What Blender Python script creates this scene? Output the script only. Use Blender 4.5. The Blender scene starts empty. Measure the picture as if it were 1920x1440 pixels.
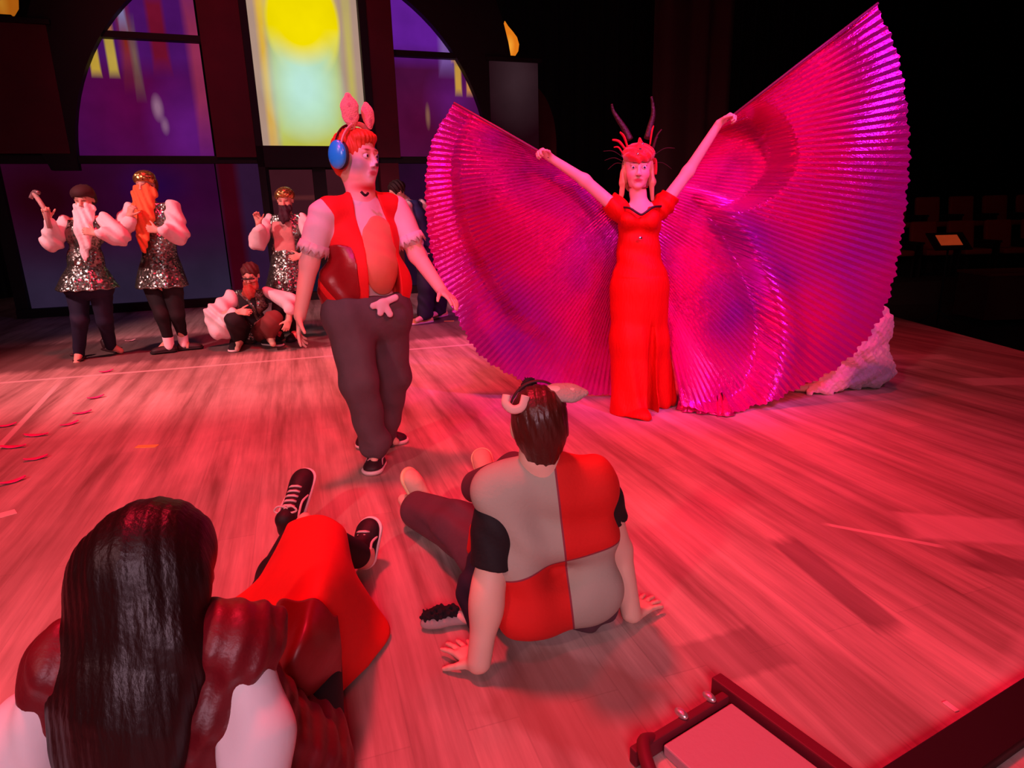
import bpy, math, random
import numpy as np
from mathutils import Vector, Matrix
random.seed(7)
scn = bpy.context.scene
COL = scn.collection

# ------------------------------------------------------------------ camera, world, lights, exposure
cam_d = bpy.data.cameras.new('camera'); cam = bpy.data.objects.new('camera', cam_d); COL.objects.link(cam)
cam_d.sensor_fit = 'HORIZONTAL'; cam_d.sensor_width = 36.0; cam_d.lens = 36.0*1200/1920
cam_d.clip_start = .02; cam_d.clip_end = 200
cam.matrix_world = Matrix.Translation((0, 0, 1.25)) @ Matrix.Rotation(math.radians(75), 4, 'X') @ Matrix.Rotation(math.radians(-1.5), 4, 'Z')
scn.camera = cam
scn.view_settings.view_transform = 'Standard'; scn.view_settings.look = 'None'
scn.view_settings.gamma = 1.0; scn.view_settings.exposure = 0.0; scn.view_settings.use_curve_mapping = False
world = bpy.data.worlds.new('dark_theatre'); scn.world = world; world.use_nodes = True
world.node_tree.nodes['Background'].inputs[0].default_value = (.03, .002, .008, 1)
world.node_tree.nodes['Background'].inputs[1].default_value = .12

def aim(o, loc, tgt):
    o.location = loc
    o.rotation_euler = (Vector(tgt)-Vector(loc)).to_track_quat('-Z', 'Y').to_euler()
def area(name, loc, tgt, size, col, power, spread=math.pi):
    d = bpy.data.lights.new(name, 'AREA'); d.shape = 'DISK'; d.size = size; d.color = col; d.energy = power; d.spread = spread
    o = bpy.data.objects.new(name, d); COL.objects.link(o); aim(o, loc, tgt); return o
def spot(name, loc, tgt, ang, col, power, blend=.6, r=.12):
    d = bpy.data.lights.new(name, 'SPOT'); d.spot_size = math.radians(ang); d.spot_blend = blend; d.color = col; d.energy = power; d.shadow_soft_size = r
    o = bpy.data.objects.new(name, d); COL.objects.link(o); aim(o, loc, tgt); return o
# red wash from the grid over the stage, magenta and white front light from the house
spot('red_wash', (-1.5, 3.4, 6.5), (-1.7, 3.3, 0), 78, (1, .016, .050), 1850, .5, .35)
spot('red_wash', (1.6, 4.2, 6.5), (1.5, 4.2, 0), 70, (1, .0, .03), 440, .6, .35)
spot('red_wash', (-.9, .6, 6.0), (-.8, 1.2, 0), 76, (1, .04, .14), 170, .6, .35)
spot('front_white', (-3.6, -2.5, 4.2), (-.9, 3.6, .9), 46, (1, .50, .52), 420, .6, .2)
spot('front_red', (3.2, -1.5, 4.4), (.6, 3.9, .9), 38, (1, .01, .04), 800, .6, .2)
spot('front_violet', (3.6, .6, 5.2), (1.5, 4.1, 1.6), 30, (.55, .12, 1), 650, .5, .12)
spot('side_pink', (-6.0, 2.0, 4.6), (-2.6, 6.3, .9), 50, (1, .46, .50), 1500, .6, .2)
area('house_glow', (.2, -2.8, 2.5), (-.3, 1.7, .4), 1.6, (1, .60, .76), 30, math.radians(95))
spot('front_pink', (-1.8, -.6, 4.6), (.2, 4.2, 1.5), 34, (1, .04, .50), 800, .7, .12)
spot('wing_pink', (2.6, -.8, 4.9), (1.6, 4.1, 1.6), 32, (1, .05, .60), 700, .6, .1)
spot('backdrop_red', (-4.5, 5.0, 6.2), (-3.0, 10.2, 2.6), 62, (1, .10, .16), 260, .8, .3)
spot('backdrop_blue', (-1.0, 5.2, 6.4), (-3.2, 9.6, .8), 70, (.45, .22, 1), 60, .8, .3)

# ------------------------------------------------------------------ materials
def C(h):
    h = h.lstrip('#'); v = [int(h[i:i+2], 16)/255 for i in (0, 2, 4)]
    return tuple((x/12.92 if x <= .04045 else ((x+.055)/1.055)**2.4) for x in v)
MATS = {}
def mat(name, col=None, rough=.7, metal=0., bump=0., bscale=60., attr=False, spec=.5, var=0., vscale=8., coat=0., sheen=0., stretch=None, trans=0., sub=0.):
    if name in MATS: return MATS[name]
    m = bpy.data.materials.new(name); m.use_nodes = True; nt = m.node_tree; N = nt.nodes; L = nt.links
    b = N['Principled BSDF']; b.inputs['Roughness'].default_value = rough; b.inputs['Metallic'].default_value = metal
    b.inputs['Specular IOR Level'].default_value = spec; b.inputs['Coat Weight'].default_value = coat; b.inputs['Sheen Weight'].default_value = sheen
    if sub: b.inputs['Subsurface Weight'].default_value = sub; b.inputs['Subsurface Radius'].default_value = (.02, .008, .004)
    co = N.new('ShaderNodeTexCoord').outputs['Object']
    if stretch:
        mp = N.new('ShaderNodeMapping'); mp.inputs['Scale'].default_value = stretch; L.new(co, mp.inputs[0]); co = mp.outputs[0]
    if attr:
        a = N.new('ShaderNodeVertexColor'); a.layer_name = 'Col'; src = a.outputs[0]
    else:
        a = N.new('ShaderNodeRGB'); a.outputs[0].default_value = (*col, 1); src = a.outputs[0]
    if var:
        n = N.new('ShaderNodeTexNoise'); n.inputs['Scale'].default_value = vscale; n.inputs['Detail'].default_value = 5; L.new(co, n.inputs['Vector'])
        mr = N.new('ShaderNodeMapRange'); mr.inputs[1].default_value = .3; mr.inputs[2].default_value = .7; mr.inputs[3].default_value = 1-var; mr.inputs[4].default_value = 1+var
        L.new(n.outputs[0], mr.inputs[0])
        mx = N.new('ShaderNodeMix'); mx.data_type = 'RGBA'; mx.blend_type = 'MULTIPLY'; mx.inputs[0].default_value = 1
        L.new(src, mx.inputs[6]); L.new(mr.outputs[0], mx.inputs[7]); src = mx.outputs[2]
    L.new(src, b.inputs['Base Color'])
    if bump:
        n = N.new('ShaderNodeTexNoise'); n.inputs['Scale'].default_value = bscale; n.inputs['Detail'].default_value = 4; L.new(co, n.inputs['Vector'])
        bp = N.new('ShaderNodeBump'); bp.inputs['Strength'].default_value = bump; bp.inputs['Distance'].default_value = .01
        L.new(n.outputs[0], bp.inputs['Height']); L.new(bp.outputs[0], b.inputs['Normal'])
    MATS[name] = m; return m

def sequin_mat(name, col, rough=.22, scale=90., strength=.9, metal=1.):
    m = mat(name, col, rough, metal); nt = m.node_tree; N = nt.nodes; L = nt.links; b = N['Principled BSDF']
    co = N.new('ShaderNodeTexCoord').outputs['Object']
    v = N.new('ShaderNodeTexVoronoi'); v.inputs['Scale'].default_value = scale; L.new(co, v.inputs['Vector'])
    sub = N.new('ShaderNodeVectorMath'); sub.operation = 'SUBTRACT'; L.new(v.outputs['Color'], sub.inputs[0]); sub.inputs[1].default_value = (.5, .5, .5)
    sc = N.new('ShaderNodeVectorMath'); sc.operation = 'SCALE'; sc.inputs[3].default_value = strength; L.new(sub.outputs[0], sc.inputs[0])
    g = N.new('ShaderNodeNewGeometry')
    ad = N.new('ShaderNodeVectorMath'); ad.operation = 'ADD'; L.new(g.outputs['Normal'], ad.inputs[0]); L.new(sc.outputs[0], ad.inputs[1])
    nm = N.new('ShaderNodeVectorMath'); nm.operation = 'NORMALIZE'; L.new(ad.outputs[0], nm.inputs[0]); L.new(nm.outputs[0], b.inputs['Normal'])
    return m

def emit_mat(name, base, shapes=(), strength=1.0, noise=.25, nscale=3.0, top=None, zr=(0, 3)):
    """glowing projection / lamp surface: base colour, vertical blend to `top`, then soft boxes and ellipses in wall coordinates"""
    m = bpy.data.materials.new(name); m.use_nodes = True; nt = m.node_tree; N = nt.nodes; L = nt.links
    N.clear(); out = N.new('ShaderNodeOutputMaterial'); em = N.new('ShaderNodeEmission'); L.new(em.outputs[0], out.inputs[0]); em.inputs[1].default_value = strength
    co = N.new('ShaderNodeTexCoord').outputs['Object']; sp = N.new('ShaderNodeSeparateXYZ'); L.new(co, sp.inputs[0])
    def mth(op, a, b=None, c=None, clamp=False):
        n = N.new('ShaderNodeMath'); n.operation = op; n.use_clamp = clamp
        for i, q in enumerate((a, b, c)):
            if q is None: continue
            if isinstance(q, (int, float)): n.inputs[i].default_value = q
            else: L.new(q, n.inputs[i])
        return n.outputs[0]
    def mix(f, a, b, bt='MIX'):
        n = N.new('ShaderNodeMix'); n.data_type = 'RGBA'; n.blend_type = bt
        for i, q in ((0, f), (6, a), (7, b)):
            if isinstance(q, (int, float)): n.inputs[i].default_value = q
            elif isinstance(q, tuple): n.inputs[i].default_value = (*q, 1)
            else: L.new(q, n.inputs[i])
        return n.outputs[2]
    x, z = sp.outputs[0], sp.outputs[2]
    cur = base
    if top is not None:
        t = mth('DIVIDE', mth('SUBTRACT', z, zr[0]), zr[1]-zr[0], clamp=True); cur = mix(t, base, top)
    for kind, cx, cz, rx_, rz_, soft, colr in shapes:
        dx = mth('DIVIDE', mth('ABSOLUTE', mth('SUBTRACT', x, cx)), rx_); dz = mth('DIVIDE', mth('ABSOLUTE', mth('SUBTRACT', z, cz)), rz_)
        d = mth('MAXIMUM', dx, dz) if kind == 'box' else mth('SQRT', mth('ADD', mth('MULTIPLY', dx, dx), mth('MULTIPLY', dz, dz)))
        f = mth('DIVIDE', mth('SUBTRACT', 1+soft, d), 2*soft, clamp=True)
        cur = mix(f, cur, colr)
    n = N.new('ShaderNodeTexNoise'); n.inputs['Scale'].default_value = nscale; n.inputs['Detail'].default_value = 3; L.new(co, n.inputs['Vector'])
    mr = mth('ADD', mth('MULTIPLY', n.outputs[0], 2*noise), 1-noise)
    cur = mix(1.0, cur, mr, 'MULTIPLY')
    L.new(cur, em.inputs[0]); return m

# ------------------------------------------------------------------ object helpers
def tag(o, label, cat=None, group=None, kind=None):
    if label: o['label'] = label
    if cat: o['category'] = cat
    if group: o['group'] = group
    if kind: o['kind'] = kind
    return o
def empty(name, loc=(0, 0, 0), rz=0):
    o = bpy.data.objects.new(name, None); o.empty_display_size = .1; COL.objects.link(o); o.location = loc; o.rotation_euler = (0, 0, rz); return o
def raw(name, V, faces, m, parent=None, smooth=True, cols=None, quads=None):
    me = bpy.data.meshes.new(name)
    if quads is not None:
        V = np.asarray(V, np.float32); quads = np.asarray(quads, np.int32)
        me.vertices.add(len(V)); me.vertices.foreach_set('co', V.ravel())
        me.loops.add(quads.size); me.loops.foreach_set('vertex_index', quads.ravel())
        me.polygons.add(len(quads)); me.polygons.foreach_set('loop_start', np.arange(0, quads.size, 4, dtype=np.int32))
        me.update(calc_edges=True)
    else:
        me.from_pydata([tuple(v) for v in V], [], faces); me.update()
    me.validate()
    me.polygons.foreach_set('use_smooth', np.full(len(me.polygons), smooth))
    if cols is not None:
        a = me.color_attributes.new('Col', 'FLOAT_COLOR', 'POINT')
        c = np.ones((len(me.vertices), 4), np.float32); c[:, :3] = cols; a.data.foreach_set('color', c.ravel())
    if m: me.materials.append(m)
    o = bpy.data.objects.new(name, me); COL.objects.link(o)
    if parent is not None:
        # parts are made in world coordinates; keep them there
        o.parent = parent; o.matrix_parent_inverse = pinv(parent)
    return o
def wmat(o):
    m = Matrix.LocRotScale(o.location, o.rotation_euler, o.scale)
    if o.parent is not None: m = wmat(o.parent) @ o.matrix_parent_inverse @ m
    return m
def pinv(o): return wmat(o).inverted()

def npv(a): return np.array(a, dtype=np.float64)
def unit(a): a = npv(a); return a/np.linalg.norm(a)
def lerp(a, b, t): return npv(a)*(1-t)+npv(b)*t

# ------------------------------------------------------------------ implicit surfaces: smooth unions of tapered limbs and ellipsoids, meshed with surface nets
class Field:
    def __init__(s, h=.006): s.h = h; s.p = []; s.paint = []; s.base = (.8, .8, .8); s.disp = None
    def cap(s, a, b, ra, rb=None, k=.02, flat=None, sub=False):
        a, b = npv(a), npv(b); rb = ra if rb is None else rb; r = max(ra, rb)
        lo = np.minimum(a, b)-r; hi = np.maximum(a, b)+r
        def f(X, Y, Z):
            ab = b-a; L2 = max(ab@ab, 1e-12)
            t = np.clip(((X-a[0])*ab[0]+(Y-a[1])*ab[1]+(Z-a[2])*ab[2])/L2, 0, 1)
            dx, dy, dz = X-a[0]-t*ab[0], Y-a[1]-t*ab[1], Z-a[2]-t*ab[2]
            rr = ra+(rb-ra)*t
            if flat is None: return np.sqrt(dx*dx+dy*dy+dz*dz)-rr
            n, q = flat; n = unit(n); w = dx*n[0]+dy*n[1]+dz*n[2]; e = 1/q-1
            l0 = np.sqrt(dx*dx+dy*dy+dz*dz)+1e-9
            l = np.sqrt((dx+e*w*n[0])**2+(dy+e*w*n[1])**2+(dz+e*w*n[2])**2)
            return (l-rr)*(l0/np.maximum(l, 1e-9))
        s.p.append(('S' if sub else 'U', f, lo, hi, k)); return s
    def chain(s, pts, rs, k=.02, flat=None):
        for i in range(len(pts)-1): s.cap(pts[i], pts[i+1], rs[i], rs[i+1], k, flat)
        return s
    def ell(s, c, r, R=None, k=.02, sub=False):
        c = npv(c); r = npv(r if hasattr(r, '__len__') else (r, r, r)); R = np.eye(3) if R is None else R   # columns of R are the axes
        ext = np.abs(R)@r; m = r.max()
        def f(X, Y, Z):
            q = [((X-c[0])*R[0, i]+(Y-c[1])*R[1, i]+(Z-c[2])*R[2, i]) for i in range(3)]
            k0 = np.sqrt(sum((q[i]/r[i])**2 for i in range(3))); k1 = np.sqrt(sum((q[i]/r[i]**2)**2 for i in range(3)))
            return k0*(k0-1)/np.maximum(k1, 1e-9)
        s.p.append(('S' if sub else 'U', f, c-ext, c+ext, k)); return s
    def box(s, c, half, R=None, rnd=.01, k=.01, sub=False):
        c = npv(c); half = npv(half); R = np.eye(3) if R is None else R; ext = np.abs(R)@half
        def f(X, Y, Z):
            q = [np.abs((X-c[0])*R[0, i]+(Y-c[1])*R[1, i]+(Z-c[2])*R[2, i])-half[i]+rnd for i in range(3)]
            return np.sqrt(sum(np.maximum(v, 0)**2 for v in q))+np.minimum(np.maximum(np.maximum(q[0], q[1]), q[2]), 0)-rnd
        s.p.append(('S' if sub else 'U', f, c-ext, c+ext, k)); return s
    def cut(s, pt, n, k=.004):     # removes everything on the side n points to
        pt = npv(pt); n = unit(n)
        s.p.append(('I', lambda X, Y, Z: (X-pt[0])*n[0]+(Y-pt[1])*n[1]+(Z-pt[2])*n[2], None, None, k)); return s
    def color(s, c, r, col, soft=.15, R=None): s.paint.append((npv(c), npv(r if hasattr(r, '__len__') else (r, r, r)), col, soft, R)); return s
    def mesh(s, name, m, parent=None):
        h = s.h; us = [q for q in s.p if q[0] == 'U']
        lo = np.min([q[2] for q in us], 0)-4*h; hi = np.max([q[3] for q in us], 0)+4*h
        n = np.ceil((hi-lo)/h).astype(int)+1
        ax = [(lo[i]+h*np.arange(n[i])).astype(np.float32) for i in range(3)]
        D = np.full(tuple(n), 1.0, np.float32)
        for kind, f, a, b, k in s.p:
            if a is None: i0, i1 = np.zeros(3, int), n
            else:
                mg = 3*h+k; i0 = np.clip(np.floor((a-mg-lo)/h).astype(int), 0, n); i1 = np.clip(np.ceil((b+mg-lo)/h).astype(int)+1, 0, n)
            if np.any(i1 <= i0): continue
            sl = tuple(slice(i0[i], i1[i]) for i in range(3)); S = D[sl]
            d = f(ax[0][sl[0]][:, None, None], ax[1][sl[1]][None, :, None], ax[2][sl[2]][None, None, :]).astype(np.float32)
            k = max(k, 1e-4)
            if kind == 'U':
                w = np.clip(.5+.5*(S-d)/k, 0, 1); D[sl] = S+(d-S)*w-k*w*(1-w)
            else:
                if kind == 'S': d = -d
                w = np.clip(.5-.5*(S-d)/k, 0, 1); D[sl] = S+(d-S)*w+k*w*(1-w)
        if s.disp is not None:
            I = np.argwhere(np.abs(D) < .03); P = lo+I*h
            D[tuple(I.T)] += s.disp(P).astype(np.float32)
        neg = D < 0
        c8 = [(i, j, l) for i in (0, 1) for j in (0, 1) for l in (0, 1)]
        sh = [neg[i:n[0]-1+i, j:n[1]-1+j, l:n[2]-1+l] for i, j, l in c8]
        anyv = np.logical_or.reduce(sh); allv = np.logical_and.reduce(sh); mask = anyv & ~allv
        idx = np.argwhere(mask); M = len(idx)
        vid = np.full(mask.shape, -1, np.int32); vid[tuple(idx.T)] = np.arange(M)
        val = np.stack([D[idx[:, 0]+i, idx[:, 1]+j, idx[:, 2]+l] for i, j, l in c8], 1)
        acc = np.zeros((M, 3)); cnt = np.zeros(M); cc = np.array(c8, float)
        for p in range(8):
            for q in range(p+1, 8):
                if np.abs(cc[p]-cc[q]).sum() != 1: continue
                va, vb = val[:, p], val[:, q]; cr = (va < 0) != (vb < 0)
                t = np.where(cr, va/np.where(cr, va-vb, 1), 0)
                acc += np.where(cr[:, None], cc[p]+t[:, None]*(cc[q]-cc[p]), 0); cnt += cr
        V = lo+(idx+acc/cnt[:, None])*h
        Q = []
        for a in range(3):
            b, c = (a+1) % 3, (a+2) % 3
            s0 = [slice(1, -1)]*3; s1 = [slice(1, -1)]*3; s0[a] = slice(0, n[a]-1); s1[a] = slice(1, n[a])
            A, B = neg[tuple(s0)], neg[tuple(s1)]; E = np.argwhere(A != B)
            if not len(E): continue
            up = A[tuple(E.T)]; E = E.copy(); E[:, b] += 1; E[:, c] += 1
            def g(db, dc): K = E.copy(); K[:, b] -= db; K[:, c] -= dc; return vid[tuple(K.T)]
            q = np.stack([g(1, 1), g(0, 1), g(0, 0), g(1, 0)], 1)
            q[~up] = q[~up][:, ::-1]; Q.append(q)
        Q = np.concatenate(Q); Q = Q[(Q >= 0).all(1)]
        cols = np.tile(npv(s.base), (M, 1))
        for c, r, col, soft, R in s.paint:
            P = V-c
            if R is not None: P = P@R
            d = np.sqrt(((P/r)**2).sum(1)); w = np.clip((1+soft-d)/(2*soft), 0, 1)[:, None]
            cols = cols*(1-w)+npv(col)*w
        return raw(name, V, None, m, parent, True, cols, Q)

class Frame:      # local axes: x to the figure's right hand, y forward, z up
    def __init__(s, c, fwd, up=(0, 0, 1), sc=1.):
        s.c = npv(c); f = unit(fwd); u = npv(up); r = unit(np.cross(f, u)); u = np.cross(r, f); s.R = np.stack([r, f, u], 1); s.s = sc
    def __call__(s, x, y, z): return s.c+s.R@(npv((x, y, z))*s.s)
    def d(s, x, y, z): return s.R@npv((x, y, z))

def head(F, H, neck, nr=.05, skin=True):
    q = H.s; e = lambda c, r, k=.015, sub=False: F.ell(H(*c), npv(r)*q, H.R, k*q, sub)
    e((0, -.012, .025), (.074, .092, .088)); e((0, .016, -.03), (.062, .070, .085)); e((0, .030, -.075), (.044, .046, .038), .02)
    e((0, .066, -.096), (.020, .018, .016), .02)
    for x in (-1, 1):
        e((x*.036, .054, -.034), (.026, .026, .028), .02)
        e((x*.031, .102, .004), (.015, .017, .011), .012, True)
        e((x*.077, -.006, -.004), (.010, .020, .031), .006)
        e((x*.011, .099, -.034), (.008, .009, .007), .006)
    F.cap(H(-.036, .074, .022), H(.036, .074, .022), .012*q, k=.014)
    F.cap(H(0, .084, .010), H(0, .105, -.028), .008*q, .011*q, k=.008)
    F.cap(H(-.019, .078, -.0595), H(.019, .078, -.0595), .0075*q, k=.004); F.cap(H(-.015, .079, -.070), H(.015, .079, -.070), .008*q, k=.004)
    F.cap(H(0, -.022, -.06), neck, nr*q, nr*1.08*q, k=.03)
def face_paint(F, H, lip, brow, blush=None):
    q = H.s
    for x in (-1, 1):
        F.color(H(x*.031, .086, .028), npv((.019, .02, .004))*q, brow, .4, H.R)
        F.color(H(x*.031, .086, .003), npv((.0165, .02, .0075))*q, tuple(.25*v for v in F.base), .5, H.R)
        if blush: F.color(H(x*.045, .06, -.035), npv((.022, .03, .02))*q, blush, .6, H.R)
    F.color(H(0, .088, -.064), npv((.024, .02, .0105))*q, lip, .3, H.R)
    for x in (-1, 1): F.color(H(x*.010, .105, -.040), npv((.005, .01, .004))*q, tuple(.3*v for v in F.base), .5, H.R)
def ball(name, c, r, m, parent, R=None, seg=20):
    V, fs = [], []; r = npv(r if hasattr(r, '__len__') else (r, r, r)); R = np.eye(3) if R is None else R; n = seg; k = seg//2
    for i in range(k+1):
        for j in range(n):
            a, b = math.pi*i/k, 2*math.pi*j/n; V.append(npv(c)+R@(r*npv((math.sin(a)*math.cos(b), math.sin(a)*math.sin(b), math.cos(a)))))
    for i in range(k):
        for j in range(n): fs.append((i*n+j, (i+1)*n+j, (i+1)*n+(j+1) % n, i*n+(j+1) % n))
    return raw(name, V, fs, m, parent)
def eyes(H, parent, iris='#3a2a20'):
    q = H.s
    for x in (-1, 1):
        V, fs, cs = [], [], []; n, k = 20, 14; r = .0118*q
        for i in range(k+1):
            for j in range(n):
                a, b = math.pi*i/k, 2*math.pi*j/n
                V.append(H(x*.031, .0765, .0035)+H.R@(r*npv((math.sin(a)*math.cos(b), math.cos(a), math.sin(a)*math.sin(b)))))
                cs.append((.01, .01, .01) if a < .3 else (C(iris) if a < .62 else (.75, .72, .7)))
        for i in range(k):
            for j in range(n): fs.append((i*n+j, (i+1)*n+j, (i+1)*n+(j+1) % n, i*n+(j+1) % n))
        raw('eye', V, fs, mat('eye_surface', rough=.15, attr=True), parent, True, npv(cs))

def hand(F, w, d, palm, thumb, s=.9, curl=.35, spread=.12, curls=None, tcurl=.3):
    """w wrist, d pointing direction, palm = direction the palm faces, thumb = side of the thumb"""
    w = npv(w); d = unit(d); n = npv(palm); n = unit(n-d*(n@d)); t = npv(thumb); t = unit(t-d*(t@d)-n*(t@n))
    offs = (.027, .009, -.009, -.026); ln = (.068, .077, .071, .056); kn = (.084, .088, .084, .076)
    for i in range(4):
        b = w+s*(d*kn[i]+t*offs[i]); F.cap(w+s*t*offs[i]*.55, b, .0155*s, .0115*s, k=.012, flat=(n, .9))
        c = curls[i] if curls else curl; dd = unit(d+t*offs[i]/.027*spread); p = b; ang = 0
        for j, fr in enumerate((.45, .31, .24)):
            ang += c*(1.0, 1.15, .8)[j]; v = dd*math.cos(ang)+n*math.sin(ang)
            q = p+v*ln[i]*fr*s; r0 = (.0094, .0084, .0076, .0066)
            F.cap(p, q, r0[j]*s, r0[j+1]*s, k=.003); p = q
    b = w+s*(d*.022+t*.022); v = unit(d*.7+t*.8+n*.25); q = b+v*.036*s; F.cap(b, q, .014*s, .011*s, k=.01)
    v2 = unit(v*math.cos(tcurl)+(d*.7+n*.6)*math.sin(tcurl)); q2 = q+v2*.030*s; F.cap(q, q2, .0105*s, .0092*s, k=.004)
    F.cap(q2, q2+unit(v2+d*.2+n*.2)*.022*s, .0092*s, .0075*s, k=.003)

def tube(name, pts, r, m, parent=None, seg=10, closed=False, rs=None, flat=None):
    """swept round or flattened bar along a smoothed path"""
    P = [npv(p) for p in pts]; n = len(P); V, fs = [], []; rs = rs or [r]*n
    up = npv((0, 0, 1)); prev = None
    for i in range(n):
        t = P[(i+1) % n if closed else min(i+1, n-1)]-P[i-1 if (closed or i) else 0]; t = unit(t)
        if prev is None:
            a = up if abs(t@up) < .9 else npv((1, 0, 0)); u = unit(np.cross(t, a))
        else: u = unit(prev-t*(prev@t))
        prev = u; v = np.cross(t, u)
        for j in range(seg):
            a = 2*math.pi*j/seg; fx = flat or 1; V.append(P[i]+rs[i]*(u*math.cos(a)+v*math.sin(a)*fx))
    m_ = n if closed else n-1
    for i in range(m_):
        for j in range(seg):
            a, b = i*seg, ((i+1) % n)*seg; fs.append((a+j, a+(j+1) % seg, b+(j+1) % seg, b+j))
    if not closed: fs.append(tuple(range(seg))[::-1]); fs.append(tuple((n-1)*seg+j for j in range(seg)))
    return raw(name, V, fs, m, parent)
def smooth_path(pts, k=6):
    P = [npv(p) for p in pts]; out = []
    for i in range(len(P)-1):
        a, b, c, d = P[max(i-1, 0)], P[i], P[i+1], P[min(i+2, len(P)-1)]
        for j in range(k):
            t = j/k; out.append(.5*((2*b)+(c-a)*t+(2*a-5*b+4*c-d)*t*t+(3*b-a-3*c+d)*t**3))
    out.append(P[-1]); return out
def boxes(name, bs, m, parent=None, bevel=.004, M=None):
    """one mesh of boxes given as (x0,x1,y0,y1,z0,z1)"""
    V, fs = [], []
    for x0, x1, y0, y1, z0, z1 in bs:
        o = len(V); V += [(x, y, z) for x in (x0, x1) for y in (y0, y1) for z in (z0, z1)]
        fs += [tuple(o+i for i in f) for f in ((0, 1, 3, 2), (4, 6, 7, 5), (0, 4, 5, 1), (2, 3, 7, 6), (0, 2, 6, 4), (1, 5, 7, 3))]
    if M is not None: V = [M @ Vector(v) for v in V]
    o = raw(name, V, fs, m, parent, False)
    if bevel:
        b = o.modifiers.new('bevel', 'BEVEL'); b.width = bevel; b.segments = 2; b.limit_method = 'ANGLE'
    return o
def sheet(name, rows, m, parent=None, k=8, thick=.003, wob=None, cols=None):
    """cloth laid through a grid of control points"""
    rows = [smooth_path(r, k) for r in rows]; cs = [smooth_path([r[j] for r in rows], k) for j in range(len(rows[0]))]
    n, mm = len(cs), len(cs[0]); V = [cs[j][i] for j in range(n) for i in range(mm)]
    if wob: V = [v+npv(wob(v, (q//mm)/(n-1), (q % mm)/(mm-1))) for q, v in enumerate(V)]
    fs = [(j*mm+i, j*mm+i+1, (j+1)*mm+i+1, (j+1)*mm+i) for j in range(n-1) for i in range(mm-1)]
    o = raw(name, V, fs, m, parent, True, cols)
    if thick: s = o.modifiers.new('cloth', 'SOLIDIFY'); s.thickness = thick; s.offset = 0
    return o
def folds(amp, fx, fy, fz, ph=0.):
    return lambda P: amp*np.sin(P[:, 0]*fx+P[:, 1]*fy+P[:, 2]*fz+ph+1.3*np.sin(P[:, 2]*17+P[:, 0]*11))

exec_parts = []
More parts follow.
